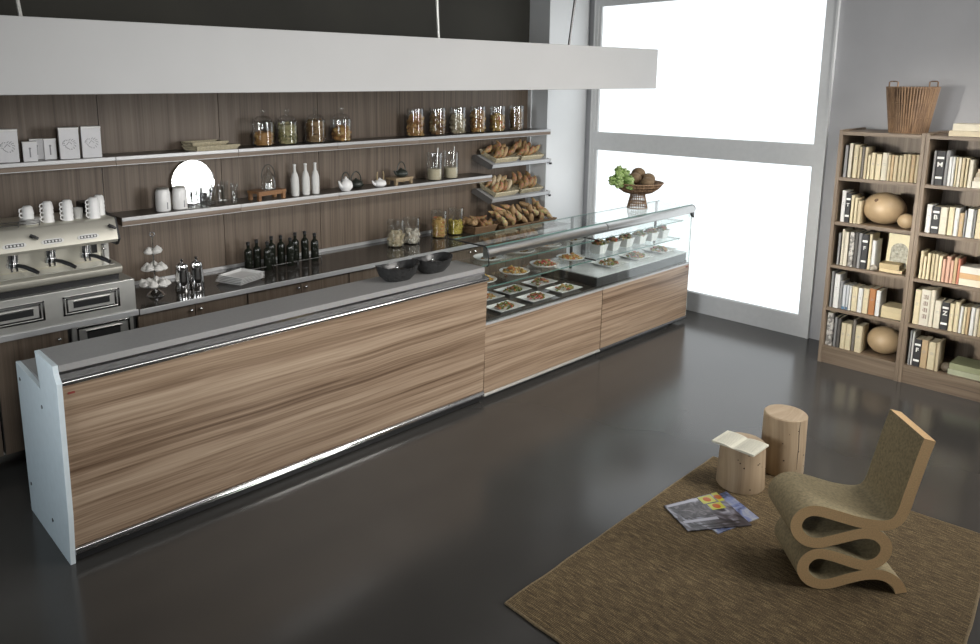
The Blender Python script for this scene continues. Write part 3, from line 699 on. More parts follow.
# tins on the upper shelf
def tin(x, y, w_, h_, rz, label, big=True, grp='pale tins on the upper shelf'):
    t = thing('storage_tin', label, 'tin', (x, y, 2.044), rz, grp); a = w_/2
    MB().box(-a, -a*.75, 0, a, a*.75, h_*.93).build('tin_body', m_greytin, t, bevel=.003)
    MB().box(-a-.002, -a*.75-.002, h_*.93, a+.002, a*.75+.002, h_).build('lid', m_white, t, bevel=.003)
    g = MB()
    if big:
        for k in range(14):
            b = 2*PI*k/14; cx_, cz_ = .036*math.cos(b), h_*.48+.034*math.sin(b)
            g.tube([(cx_+.010*math.cos(b+q), -a*.75-.0012, cz_+.008*math.sin(b*2+q)) for q in (0, .8, 1.6, 2.4)], .0018, 4)
        g.tube([(-.018, -a*.75-.0012, h_*.5-.01), (0, -a*.75-.0012, h_*.5+.012), (.018, -a*.75-.0012, h_*.5-.006)], .002, 4)
    else:
        g.box(-.005, -a*.75-.0015, h_*.22, .004, -a*.75, h_*.62); g.ball((0, -a*.75-.001, h_*.66), .008, .001, .008, n=8, m=4)
    g.build('printed_emblem', m_inkgrey, t)
tin(1.375, 5.95, .135, .230, -.25, 'tall pale tin with wreath emblem at the left frame edge, leftmost')
tin(1.502, 5.90, .090, .140, -.2, 'small pale tin, the left and nearest of the three small ones', False)
tin(1.585, 6.04, .088, .148, -.2, 'small pale tin, the middle one half hidden of the three small ones', False)
tin(1.655, 5.97, .080, .150, -.2, 'small pale tin, the right one of the three small ones', False)
tin(1.772, 5.925, .132, .228, -.2, 'tall pale tin with wreath emblem, left of the right hand pair')
tin(1.930, 5.93, .132, .231, -.2, 'tall pale tin with wreath emblem, right of the right hand pair')
# wicker trays
wicker('wicker_tray', .40, .22, .028, 'flat olive wicker tray on the upper shelf, the lower one', (2.90, 5.95, 2.044), grp=None, rz=.1)
wicker('wicker_tray', .32, .18, .022, 'flat olive wicker tray laid on top of the other tray', (2.87, 6.0, 2.078), grp=None, rz=.05)

# lower shelf objects
Z2 = 1.574
def milk_jug(x, y, label):
    t = thing('milk_jug', label, 'jug', (x, y, Z2), .2, 'white milk jugs on the lower shelf')
    MB().lathe([(.052, 0), (.058, .006), (.060, .05), (.057, .15), (.050, .172), (.046, .176), (.040, .172), (0, .17)], 24).build('jug_body', m_white, t, smooth=True)
    MB().lathe([(.049, .174), (.050, .184), (.044, .188), (0, .19)], 24).build('lid', m_steel, t, smooth=True)
    MB().tube([(.0, .055, .14), (.0, .085, .13), (.0, .088, .08), (.0, .057, .05)], .006, 8).build('handle', m_white, t, smooth=True)
    MB().box(-.004, -.0615, .02, .003, -.056, .075).build('printed_mark', m_inkgrey, t)
milk_jug(2.455, 5.94, 'white milk jug on the lower shelf, left of the pair')
milk_jug(2.60, 5.95, 'white milk jug on the lower shelf, right of the pair before the round mirror')
mr_ = thing('round_mirror', 'round silver mirror tray leaning on the wall behind the glasses', 'mirror', (2.80, 6.10, Z2), 0, rx=-.08)
MB().cyl((0, 0, .186), (0, .014, .186), .186, n=48).build('mirror_face', P('mirror_silver', (.60, .60, .59), .10, 1.0), mr_, smooth=True)
g = MB(); g.tube([(.188*math.cos(a), .004, .188+.188*math.sin(a)) for a in [2*PI*k/48 for k in range(48)]], .006, 8, closed=True); g.build('rim', m_chrome, mr_, smooth=True)
k = 0; gl0 = None
for (x, y, s) in ((2.70, 5.93, 1), (2.78, 5.90, .9), (2.80, 5.99, 1.15), (2.87, 5.93, 1.1), (2.88, 6.02, 1.3), (2.96, 5.94, 1.25), (3.02, 5.99, 1.45), (3.08, 5.93, 1.3)):
    if gl0 is None: gl0 = MB().lathe([(.026, 0), (.028, .004), (.034, .13), (.032, .13), (.026, .008), (0, .007)], 20).build('drinking_glass', m_glass, smooth=True); o = gl0
    else: o = gl0.copy(); C.objects.link(o)
    o.location = (x, y, Z2); o.scale = (1, 1, s)
    tag(o, 'clear drinking glass, %s from the left in the cluster before the round mirror' % ORD[k], 'glass', 'drinking glasses before the round mirror'); k += 1
def wood_stand(x, y, w_, d_, h_, mat, label):
    t = thing('wooden_stand', label, 'stand', (x, y, Z2), .12)
    MB().box(-w_/2, -d_/2, h_-.022, w_/2, d_/2, h_).build('top', mat, t, bevel=.003)
    for sx in (-1, 1):
        for sy in (-1, 1): MB().box(sx*(w_/2-.02)-.014, sy*(d_/2-.02)-.014, 0, sx*(w_/2-.02)+.014, sy*(d_/2-.02)+.014, h_-.022).build('leg', mat, t)
    MB().box(-w_/2+.02, -d_/2+.012, h_-.04, w_/2-.02, -d_/2+.022, h_-.022).build('apron', mat, t)
wood_stand(3.40, 5.94, .30, .17, .085, W_small, 'low reddish wooden stand under the glass cloche')
wood_stand(4.93, 5.94, .26, .15, .072, W_pale, 'low pale wooden stand under the iron teapot')
t = thing('glass_cloche', 'conical glass decanter on the low reddish wooden stand', 'glass', (3.42, 5.94, Z2+.086))
MB().lathe([(.068, 0), (.070, .006), (.066, .07), (.045, .13), (.018, .165), (.012, .20), (.010, .20), (.015, .163), (.042, .128), (.063, .07), (.066, .008), (0, .006)], 28).build('glass_body', m_glass, t, smooth=True)
MB().tube([(.07*math.cos(a), 0, .10+.12*math.sin(a)) for a in [PI*k/12 for k in range(13)]], .0035, 6).build('wire_handle', m_iron, t, smooth=True)
MB().lathe([(.025, .008), (.022, .05), (0, .055)], 16).build('inner_cup', m_white, t, smooth=True)
b0 = None
for k, x in enumerate((3.685, 3.80, 3.905)):
    if b0 is None:
        b0 = thing('white_bottle', '', 'bottle', (0, 0, 0))
        MB().lathe([(.030, 0), (.036, .006), (.038, .10), (.036, .16), (.026, .20), (.014, .225), (.0125, .275), (0, .275)], 24).build('bottle_body', m_whitem, b0, smooth=True)
        MB().lathe([(.014, .275), (.015, .290), (0, .294)], 16).build('cap', m_white, b0, smooth=True); o = b0
    else: o = copy_tree(b0)
    o.location = (x, 5.93, Z2); tag(o, 'matt white bottle on the lower shelf, %s of three' % ('left', 'middle', 'right')[k], 'bottle', 'white bottles on the lower shelf')
def teapot(x, y, z, r, hh, mat, hmat, rz, label, kind):
    t = thing('teapot', label, 'teapot', (x, y, z), rz)
    MB().lathe([(r*.6, 0), (r*.95, hh*.25), (r, hh*.45), (r*.85, hh*.75), (r*.45, hh*.93), (0, hh*.95)], 28).build('pot_body', mat, t, smooth=True)
    MB().lathe([(r*.45, hh*.92), (r*.35, hh), (.01, hh*1.04), (.012, hh*1.15), (0, hh*1.2)], 18).build('lid', mat, t, smooth=True)
    MB().tube([(-r*.8, 0, hh*.35), (-r*1.25, 0, hh*.55), (-r*1.5, 0, hh*.9)], [.016, .012, .008], 8).build('spout', mat, t, smooth=True)
    H = {'arch': [(r*.85*math.cos(a), 0, hh*.75+r*1.35*math.sin(a)) for a in [PI*k/14 for k in range(15)]]}
    if kind == 'ears':
        for s in (-.5, .75): MB().tube([(r*s, 0, hh*.8), (r*s*1.1, 0, hh*1.5), (r*s*.9, 0, hh*2.0)], .006, 6).build('handle', hmat, t, smooth=True)
    else: MB().tube(H['arch'], .0055, 8).build('handle', hmat, t, smooth=True)
m_rattan = P('rattan_handle', (.35, .27, .15), .7)
teapot(4.23, 5.90, Z2, .068, .115, m_white, m_iron, .25, 'round white teapot with thin dark wire handle on the lower shelf', 'arch')
teapot(4.44, 6.02, Z2, .072, .08, m_iron, m_iron, 0, 'dark green iron teapot with arched handle between the two white teapots', 'arch')
teapot(4.65, 5.91, Z2, .068, .075, m_white, m_rattan, .1, 'low white teapot with upright rattan handle ears on the lower shelf', 'ears')
teapot(4.955, 5.94, Z2+.073, .070, .075, m_iron, m_iron, .1, 'dark iron teapot with arched handle on the pale wooden stand', 'arch')

# ------------------------------------------------------------------ worktop objects
ZW = .9545
t = thing('tiered_cake_stand', 'three tier silver stand of white meringues beside the coffee machine', 'cake stand', (2.26, 5.72, ZW))
g = MB(); g.cyl((0, 0, .06), (0, 0, .47), .005, n=8); g.tube([(.018*math.cos(a), 0, .485+.018*math.sin(a)) for a in [2*PI*k/12 for k in range(12)]], .0035, 6, closed=True); g.lathe([(.07, 0), (.055, .02), (.012, .05), (.010, .07)], 24)
g.build('stem', m_chrome, t, smooth=True)
tiers = ((.075, .12, 'bottom'), (.20, .095, 'middle'), (.33, .065, 'top'))
for z, r, nm in tiers:
    MB().lathe([(0, z), (r*.7, z+.002), (r, z+.012), (r*.98, z+.015), (r*.7, z+.006), (0, z+.005)], 28).build('plate', m_glass if nm != 'bottom' else m_chrome, t, smooth=True)
mg = None; rm = random.Random(4)
for z, r, nm in tiers:
    n = {'bottom': 8, 'middle': 7, 'top': 4}[nm]
    for k in range(n):
        if mg is None: mg = MB().lathe([(.030, 0), (.038, .010), (.030, .022), (.032, .026), (.020, .038), (.005, .050), (0, .054)], 10).mesh('meringue', P('meringue_white', (.74, .73, .70), .7), smooth=True)
        o = bpy.data.objects.new('meringue', mg); C.objects.link(o); a = 2*PI*k/n+.3
        o.location = (2.26+r*.68*math.cos(a), 5.72+r*.68*math.sin(a), ZW+z+.010); o.rotation_euler = (rm.uniform(-.3, .3), rm.uniform(-.3, .3), rm.uniform(0, 3)); o.scale = (1, 1, rm.uniform(.8, 1.1))
        tag(o, 'white meringue on the %s tier of the silver stand' % nm, 'meringue', 'meringues on the %s tier' % nm)
for k, x in enumerate((2.455, 2.575)):
    t = thing('steel_coffee_pot', 'polished steel lidded pot on the worktop, %s of the pair' % ('left', 'right')[k], 'pot', (x, 5.66, ZW), .6, 'steel pots on the worktop')
    MB().lathe([(.056, 0), (.058, .006), (.055, .10), (.048, .18), (.050, .205), (.044, .225), (.012, .242), (.010, .255), (.015, .268), (0, .276)], 24).build('pot_body', m_chrome, t, smooth=True)
    MB().tube([(.036, 0, .20), (.075, 0, .19), (.080, 0, .12), (.048, 0, .06)], .006, 8).build('handle', m_black, t, smooth=True)
    MB().cyl((-.03, 0, .16), (-.066, 0, .205), .012, .007).build('spout', m_chrome, t, smooth=True)
d0 = None
for k in range(5):
    if d0 is None: d0 = rect_plate(.30, .28).build('square_dish', m_white, bevel=.002); o = d0
    else: o = d0.copy(); C.objects.link(o)
    o.location = (2.955+.004*k, 5.66, ZW+k*.0115); o.rotation_euler = (0, 0, .35); o.scale = (1-.015*k, 1-.015*k, .9)
    tag(o, 'square pale dish, %s' % ['lowest of the stack on the worktop', 'second from the bottom of the stack', 'third from the bottom of the stack', 'second from the top of the stack', 'topmost of the stack on the worktop'][k], 'dish', 'stacked square dishes')
ob = None
for k, (x, y, s) in enumerate(((3.235, 5.92, 1), (3.325, 5.93, 1.03), (3.385, 5.85, .98), (3.485, 5.95, 1.05), (3.57, 5.93, 1.05), (3.625, 5.86, .98), (3.74, 5.96, 1.05), (3.825, 5.93, 1.07), (3.90, 5.88, .99))):
    if ob is None:
        ob = thing('oil_bottle', '', 'bottle', (0, 0, 0))
        MB().lathe([(.026, 0), (.030, .005), (.030, .175), (.025, .192), (.012, .206), (.011, .235), (0, .235)], 18).build('bottle_body', m_oil, ob, smooth=True)
        MB().lathe([(.014, .235), (.014, .262), (0, .266)], 12).build('cap', m_black, ob, smooth=True)
        MB().lathe([(.0295, .035), (.0297, .075)], 18).build('paper_label', P('bottle_label', (.10, .10, .09), .6), ob); o = ob
    else: o = copy_tree(ob)
    o.location = (x-.055, y, ZW); o.scale = (1.2, 1.2, s)
    tag(o, 'dark capped oil bottle on the worktop, %s of nine from the left' % ORD[k], 'bottle', 'dark oil bottles on the worktop')
for k, x in enumerate((3.31, 3.56, 3.82)):
    t = thing('bottle_cruet', 'small steel cruet holder around the %s trio of oil bottles' % ('left', 'middle', 'right')[k], 'holder', (x-.055, 5.92, ZW), 0, 'steel bottle holders')
    g = MB(); g.tube([(-.13, .045, .035), (.12, .045, .035), (.12, -.09, .035), (-.13, -.09, .035)], .004, 6, closed=True)
    for px, py in ((-.13, .045), (.12, .045), (.12, -.09), (-.13, -.09)): g.cyl((px, py, 0), (px, py, .035), .004, n=6)
    g.build('wire_ring', m_darkmetal, t, smooth=True)

# ------------------------------------------------------------------ coffee machine on its steel base
t = thing('machine_base_unit', 'stainless steel base unit with recessed drawers under the coffee machine', 'base unit', (1.45, 5.43, .93))
MB().box(-.65, .0, .0, .545, .70, .26).build('steel_box', m_steel, t, bevel=.004)
MB().box(-.65, -.02, -.012, .555, .0, .03).build('lower_lip', m_alu, t, bevel=.004)
for (a, b) in ((-.60, -.07), (.045, .43)):
    g = MB(); z0, z1 = .08, .215
    for i_, d_ in ((0, .010), (.022, .004)):
        g.box(a+i_, -d_, z0+i_*.7, b-i_, 0, z0+i_*.7+.012); g.box(a+i_, -d_, z1-i_*.7-.012, b-i_, 0, z1-i_*.7); g.box(a+i_, -d_, z0+i_*.7, a+i_+.014, 0, z1-i_*.7); g.box(b-i_-.014, -d_, z0+i_*.7, b-i_, 0, z1-i_*.7)
    dr = g.build('drawer', m_chrome, t, bevel=.003)
    MB().box(a+.07, -.003, z0+.045, b-.07, 0, z1-.045).build('grip_recess', m_black, dr)
    MB().box(a+.07, -.013, z1-.047, b-.07, 0, z1-.038).build('grip_lip', m_chrome, dr)

em = thing('espresso_machine', 'wide stainless three group espresso machine with black handles on the steel base', 'coffee machine', (1.45, 5.45, 1.19))
MB().box(-.62, .03, .001, .455, .60, .044).build('feet_base', m_black, em)
MB().prism([(.03, .045), (-.01, .062), (-.022, .085), (-.02, .105), (.0, .120), (.30, .125), (.60, .125), (.60, .045)], 'x', -.62, .465).build('drip_tray', m_machine, em, smooth=True)
MB().prism([(.02, .123), (.02, .1255), (.17, .1285), (.17, .125)], 'x', -.58, .43).build('tray_grille', m_steel, em)
MB().prism([(.22, .125), (.20, .29), (.56, .29), (.56, .125)], 'x', -.60, .455).build('back_panel', m_machine, em)
MB().prism([(.10, .280), (.020, .284), (.008, .305), (.048, .440), (.065, .452), (.56, .452), (.58, .285)], 'x', -.62, .462).build('head', m_machine, em, smooth=True)
MB().prism([(.07, .25), (.02, .30), (.08, .45), (.30, .47), (.56, .47), (.60, .25)], 'x', .463, .485).build('side_cheek', m_black, em, bevel=.004)
MB().box(.41, .20, .126, .455, .225, .288).build('side_strut', m_steel, em)
def headpt(dx, f_):  # point on the sloping head face, f_ 0 bottom .. 1 top
    return (dx, .008+.04*f_-.002, .305+.135*f_)
tilt = Matrix.Rotation(-math.atan2(.04, .135), 4, 'X')
for gx in (-.205, .03, .262):
    T = Matrix.Translation(headpt(gx, .30)) @ tilt
    g = MB(); poly = [(.072*math.copysign(abs(math.cos(a))**.6, math.cos(a)), .019*math.sin(a)) for a in [2*PI*k/24 for k in range(24)]]
    g.prism(poly, 'y', -.004, .004, T); pb = g.build('button_panel', P('panel_silver', (.72, .72, .70), .4), em)
    g = MB(); g.box(-.056, -.006, -.010, .056, -.003, .010, T); g.build('button_strip', m_darkmetal, pb)
    g = MB()
    for k in range(5): g.lathe([(.0075, 0), (.006, .003)], 10, T @ Matrix.Translation((-.044+k*.022, -.006, 0)) @ Matrix.Rotation(PI/2, 4, 'X'))
    g.build('buttons', m_white, pb)
    gh = MB(); gh.cyl((gx, .10, .215), (gx, .10, .29), .036, n=20); gh.cyl((gx, .10, .188), (gx, .10, .216), .042, n=20)
    gh.cyl((gx-.022, .06, .188), (gx-.022, .05, .165), .008, n=8); gh.cyl((gx+.010, .06, .188), (gx+.010, .05, .165), .008, n=8)
    grp_ = gh.build('group_head', m_chrome, em, smooth=True)
    g = MB(); g.tube([(gx, .085, .205), (gx+.045, .02, .198), (gx+.085, -.035, .178), (gx+.11, -.06, .160)], [.011, .014, .015, .012], 10); g.build('portafilter_handle', m_black, grp_, smooth=True)
for gx, f_ in ((-.095, .66), (.415, .70)):
    p0 = Vector(headpt(gx, f_)); g = MB(); g.cyl(p0, p0+Vector((0, -.02, .0)), .012, n=12); g.tube([p0+Vector((-.012, -.02, .012)), p0+Vector((.012, -.028, -.002)), p0+Vector((.034, -.03, -.016))], [.010, .011, .009], 8)
    g.build('steam_knob', m_black, em, smooth=True)
MB().box(.335, .192, .185, .372, .203, .275).build('rocker_switch', m_black, em, bevel=.002)
g = MB(); g.cyl((.392, .12, .145), (.392, .12, .30), .004, n=8); g.ball((.392, .12, .225), .010); g.build('steam_wand', m_chrome, em, smooth=True)
g = MB(); g.box(.405, .189, .235, .435, .2065, .241); g.box(.405, .189, .20, .435, .2075, .206); g.build('control_legend', m_inkgrey, em)
g = MB(); g.cyl((-.315, .19, .185), (-.315, .165, .185), .040, n=24); ga = g.build('pressure_gauge', m_black, em, smooth=True)
MB().cyl((-.315, .1655, .185), (-.315, .163, .185), .031, n=24).build('gauge_face', m_white, ga)
MB().cyl((-.13, .205, .165), (-.13, .19, .165), .012, n=12).build('drain_knob', m_darkmetal, em)
g = MB()
for z in (.468, .488):
    g.tube([(-.60, .10, z), (-.02, .10, z)], .003, 6)
for x in (-.6, -.45, -.3, -.15, -.02): g.cyl((x, .10, .452), (x, .10, .49), .003, n=6)
g.build('cup_rail', m_darkmetal, em)
g = MB(); g.prism([(.30, .452), (.38, .49), (.42, .525), (.54, .53), (.56, .51), (.56, .452)], 'x', .36, .46); g.build('rear_hood', m_black, em, bevel=.008)
# cups on the machine (upside down stacks)
ZC = 1.19+.4525
sau = None
for k in range(4):
    if sau is None: sau = MB().lathe([(.030, 0), (.062, .009), (.066, .014), (.062, .014), (.030, .005), (0, .005)], 28).build('saucer', m_white, smooth=True); o = sau
    else: o = sau.copy(); C.objects.link(o)
    o.location = (1.385, 5.60, ZC+k*.010); tag(o, 'white saucer, %s of the stack on the coffee machine' % ['lowest', 'second from the bottom', 'second from the top', 'topmost'][k], 'saucer', 'saucers on the coffee machine')
cp = thing('espresso_cup', '', 'cup', (0, 0, 0))
MB().lathe([(.041, 0), (.040, .012), (.034, .050), (.024, .060), (.022, .060), (0, .058)], 24).build('cup_body', m_white, cp, smooth=True)
MB().tube([(-.036, 0, .045), (-.056, 0, .042), (-.060, 0, .026), (-.052, 0, .014), (-.039, 0, .012)], .0045, 6).build('handle', m_white, cp, smooth=True)
first = True
for (x, y, n, z0, nm, s) in ((1.375, 5.60, 2, ZC+.044, 'first stack, on the saucers', .95), (1.510, 5.63, 4, ZC, 'second stack', .92), (1.632, 5.61, 4, ZC, 'third stack', .92), (1.800, 5.58, 4, ZC, 'fourth stack', 1.0), (1.875, 5.69, 4, ZC, 'rearmost stack at the right', .95)):
    for k in range(n):
        if first: o = cp; first = False
        else: o = copy_tree(cp)
        o.location = (x, y, z0+k*.030); o.scale = (s, s, s); o.rotation_euler = (0, 0, .25)
        wd = {2: ['lower', 'upper'], 4: ['lowest', 'second from bottom', 'third from bottom', 'topmost']}[n][k]
        tag(o, 'upturned white espresso cup, %s of the %s' % (wd, nm), 'cup', 'espresso cups on the coffee machine')
o = MB().lathe([(.030, 0), (.034, .075), (.032, .075), (.027, .005), (0, .005)], 20).build('short_glass', P('frosted_glass', (.5, .5, .48), .25), loc=(1.712, 5.65, ZC), smooth=True)
tag(o, 'short frosted glass between the third and fourth cup stacks', 'glass')

# ------------------------------------------------------------------ bookcases
def bookcase(y1, y0, label):
    t = thing('bookcase', label, 'bookcase', (7.3, y1, 0), 0, 'brown bookcases by the window')
    D = .56; w_ = y1-y0
    MB().box(0, -.03, 0, D, -.0005, 2.18).build('side_panel', W_casev, t, bevel=.0015)
    MB().box(0, -w_+.0005, 0, D, -w_+.03, 2.18).build('side_panel', W_casev, t, bevel=.0015)
    MB().box(D-.012, -w_+.03, .05, D, -.03, 2.15).build('back_panel', W_casev, t)
    for z in (.164, .538, .945, 1.347, 1.755):
        MB().box(.006, -w_+.03, z-.028, D-.012, -.03, z).build('shelf', W_case, t)
    MB().box(.0, -w_+.03, 2.135, D-.012, -.03, 2.165).build('top_board', W_case, t)
    MB().box(.012, -w_+.03, 0.0, .03, -.03, .136).build('kick_board', W_case, t)
bookcase(2.622, 1.945, 'brown bookcase next to the window, with gourds on two shelves')
bookcase(1.944, 1.267, 'brown bookcase at the right frame edge, with books lying on top')
BC = {'grey': ('slim grey', (.22, .22, .22)), 'ivory': ('ivory', (.56, .52, .42)), 'cream': ('cream', (.56, .49, .33)), 'beige': ('beige', (.45, .38, .25)), 'taupe': ('taupe', (.17, .15, .13)), 'tan': ('tan', (.42, .31, .18)),
      'white': ('white', (.60, .60, .58)), 'speckled': ('white and grey speckled', (.48, .46, .42)), 'charcoal': ('charcoal', (.075, .07, .065)), 'bluefoot': ('pale blue footed', (.50, .52, .54)), 'rust': ('rust brown', (.36, .15, .05)),
      'pink': ('pinkish', (.50, .30, .22)), 'red': ('red edged', (.46, .17, .11)), 'kanji': ('ivory character printed', (.55, .52, .44)), 'T': ('black lettered', (.02, .02, .022)), 'F': ('black lettered', (.02, .02, .022)), 'F2': ('black lettered', (.02, .02, .022)), 'M': ('black lettered', (.02, .02, .022)), 'B': ('black lettered', (.02, .02, .022)), 'Z': ('black lettered', (.02, .02, .022))}
def speck():
    m, t_, b = principled('speckled_cover'); tc = t_.nodes.new('ShaderNodeTexCoord'); n = t_.nodes.new('ShaderNodeTexNoise'); n.inputs['Scale'].default_value = 28; n.inputs['Detail'].default_value = 3
    t_.links.new(tc.outputs['Object'], n.inputs['Vector']); r = t_.nodes.new('ShaderNodeValToRGB'); r.color_ramp.elements[0].position = .46; r.color_ramp.elements[0].color = (.16, .15, .14, 1); r.color_ramp.elements[1].position = .54; r.color_ramp.elements[1].color = (.5, .48, .44, 1)
    t_.links.new(n.outputs['Fac'], r.inputs[0]); t_.links.new(r.outputs[0], b.inputs['Base Color']); MATS['cover_speckled'] = m
speck()
rk = random.Random(5)
def book(y0, y1, h, kind, z, label, grp):
    """upright book: spine faces the room (-X)"""
    w_ = max(.008, (y0-y1)-.002); d = .15+h*.10+rk.uniform(-.01, .01); col = BC[kind][1]
    m = P('cover_'+kind, col, .6, noise=.06, nscale=30)
    t = thing('book', label, 'book', (7.335+rk.uniform(0, .012), (y0+y1)/2, z+.0006), 0, grp)
    c = .0022; g = MB(); r = min(w_*.25, .006)
    g.prism([(0, -w_/2+r), (0, w_/2-r), (r, w_/2), (d, w_/2), (d, w_/2-c), (r+.002, w_/2-c), (.003, w_/2-r), (.003, -w_/2+r), (r+.002, -w_/2+c), (d, -w_/2+c), (d, -w_/2), (r, -w_/2)], 'z', 0, h)
    g.build('cover', m, t)
    MB().box(.0035, -w_/2+c+.0003, .003, d-.004, w_/2-c-.0003, h-.004).build('pages', m_pages, t)
    if kind in 'T F F2 M B Z'.split():
        for zz in (.22, .80): MB().box(-.0008, -w_/2+.004, h*zz-.009, .0006, w_/2-.004, h*zz+.009).build('spine_band', m_ink, t)
        me = text_mesh(kind[0], w_*.95); me.materials.append(m_ink)
        o = bpy.data.objects.new('spine_letter', me); C.objects.link(o); o.parent = t; o.location = (-.0008, 0, h*.60)
        o.rotation_euler = (PI/2, 0, -PI/2)
    elif kind == 'kanji':
        g = MB()
        for zz in (.80, .62, .44, .26):
            for q in range(5):
                g.box(-.0008, -w_*.28, h*zz+q*.008-.018, .0006, w_*.28*rk.uniform(.3, 1), h*zz+q*.008-.015)
            g.box(-.0008, -.002, h*zz-.02, .0006, .002, h*zz+.02); g.box(-.0008, -w_*.24, h*zz-.02, .0006, -w_*.18, h*zz+.012)
        g.build('spine_print', P('brown_ink', (.14, .07, .055), .6), t)
    elif kind == 'bluefoot':
        MB().box(-.0008, -w_/2+.002, .0, .0006, w_/2-.002, .026).build('spine_band', P('blue_band', (.07, .16, .26), .6), t)
    elif w_ > .03:
        g = MB(); g.box(-.0006, -w_*.25, h*.55, .0004, w_*.2, h*.56); g.box(-.0006, -w_*.2, h*.60, .0004, w_*.2, h*.615)
        g.build('spine_print', m_inkgrey if sum(col) > .5 else m_ink, t)
ROWS = {
('left', 'top', 1.755): [(2.576, 2.551, 0.286, 'grey'), (2.542, 2.513, 0.305, 'ivory'), (2.501, 2.461, 0.296, 'cream'), (2.455, 2.435, 0.277, 'beige'), (2.432, 2.411, 0.28, 'taupe'), (2.408, 2.385, 0.28, 'beige'), (2.38, 2.36, 0.215, 'cream'), (2.357, 2.32, 0.233, 'cream'), (2.315, 2.272, 0.225, 'cream'), (2.269, 2.222, 0.239, 'ivory'), (2.219, 2.198, 0.226, 'beige'), (2.196, 2.173, 0.224, 'tan'), (2.171, 2.143, 0.222, 'beige'), (2.139, 2.109, 0.226, 'beige'), (2.107, 2.079, 0.238, 'beige'), (2.078, 2.048, 0.239, 'beige'), (2.046, 2.013, 0.238, 'tan'), (2.01, 1.986, 0.239, 'beige')],
('left', 'second', 1.347): [(2.565, 2.53, 0.285, 'white'), (2.53, 2.485, 0.265, 'T'), (2.481, 2.456, 0.251, 'cream'), (2.45, 2.425, 0.232, 'cream'), (2.422, 2.393, 0.207, 'beige')],
('left', 'third', .945): [(2.557, 2.537, 0.296, 'grey'), (2.528, 2.505, 0.335, 'ivory'), (2.504, 2.47, 0.316, 'ivory'), (2.462, 2.421, 0.32, 'speckled'), (2.417, 2.388, 0.325, 'charcoal'), (2.386, 2.357, 0.321, 'grey'), (2.356, 2.305, 0.317, 'F'), (2.3, 2.277, 0.321, 'cream'), (2.274, 2.243, 0.271, 'white')],
('left', 'fourth', .538): [(2.583, 2.561, 0.337, 'grey'), (2.552, 2.506, 0.321, 'white'), (2.504, 2.48, 0.26, 'grey'), (2.478, 2.448, 0.23, 'bluefoot'), (2.446, 2.423, 0.233, 'bluefoot'), (2.42, 2.401, 0.229, 'white'), (2.398, 2.35, 0.229, 'cream'), (2.346, 2.307, 0.225, 'white'), (2.303, 2.257, 0.229, 'cream'), (2.254, 2.201, 0.239, 'rust'), (2.197, 2.16, 0.232, 'white')],
('left', 'bottom', .164): [(2.588, 2.528, 0.315, 'speckled'), (2.52, 2.495, 0.285, 'grey'), (2.491, 2.463, 0.283, 'charcoal'), (2.457, 2.413, 0.247, 'cream'), (2.413, 2.366, 0.248, 'cream'), (2.363, 2.336, 0.296, 'taupe'), (2.332, 2.277, 0.251, 'cream')],
('right', 'top', 1.755): [(1.881, 1.862, 0.282, 'grey'), (1.86, 1.8, 0.284, 'M'), (1.797, 1.771, 0.29, 'grey'), (1.769, 1.748, 0.241, 'white'), (1.746, 1.725, 0.239, 'white'), (1.72, 1.704, 0.239, 'cream'), (1.702, 1.683, 0.24, 'ivory'), (1.681, 1.656, 0.24, 'beige'), (1.651, 1.633, 0.239, 'cream'), (1.628, 1.60, 0.227, 'ivory')],
('right', 'second', 1.347): [(1.888, 1.847, 0.238, 'white'), (1.844, 1.788, 0.228, 'B'), (1.788, 1.732, 0.228, 'ivory'), (1.726, 1.687, 0.236, 'cream'), (1.684, 1.65, 0.234, 'white'), (1.648, 1.615, 0.195, 'tan'), (1.612, 1.6, 0.221, 'grey'), (1.597, 1.553, 0.237, 'white'), (1.549, 1.535, 0.229, 'grey'), (1.531, 1.49, 0.243, 'cream'), (1.487, 1.454, 0.248, 'ivory'), (1.452, 1.42, 0.253, 'cream')],
('right', 'third', .945): [(1.892, 1.87, 0.237, 'cream'), (1.866, 1.844, 0.196, 'cream'), (1.84, 1.815, 0.227, 'cream'), (1.806, 1.783, 0.226, 'beige'), (1.781, 1.758, 0.226, 'beige'), (1.756, 1.73, 0.22, 'cream'), (1.727, 1.702, 0.195, 'pink'), (1.699, 1.669, 0.222, 'pink'), (1.667, 1.645, 0.195, 'pink'), (1.645, 1.62, 0.224, 'tan'), (1.618, 1.60, 0.214, 'red')],
('right', 'fourth', .538): [(1.898, 1.851, 0.307, 'cream'), (1.851, 1.778, 0.316, 'kanji'), (1.778, 1.748, 0.323, 'ivory'), (1.745, 1.696, 0.241, 'ivory'), (1.693, 1.636, 0.238, 'Z'), (1.633, 1.601, 0.239, 'cream'), (1.598, 1.564, 0.256, 'cream'), (1.56, 1.536, 0.229, 'white'), (1.532, 1.512, 0.232, 'cream'), (1.51, 1.489, 0.232, 'tan'), (1.483, 1.455, 0.238, 'white'), (1.452, 1.427, 0.236, 'ivory'), (1.424, 1.401, 0.239, 'beige'), (1.398, 1.368, 0.24, 'cream')],
('right', 'bottom', .164): [(1.897, 1.882, 0.309, 'grey'), (1.878, 1.863, 0.304, 'white'), (1.86, 1.804, 0.245, 'F2'), (1.804, 1.755, 0.25, 'tan'), (1.752, 1.694, 0.245, 'cream'), (1.691, 1.668, 0.256, 'beige')]}
for (side, sh, z), items in ROWS.items():
    for k, (a, b, h, kind) in enumerate(items):
        book(a, b, h, kind, z, '%s book, %s from left, %s shelf of the %s bookcase' % (BC[kind][0], ORD[k], sh, side), 'books on the %s shelf of the %s bookcase' % (sh, side))
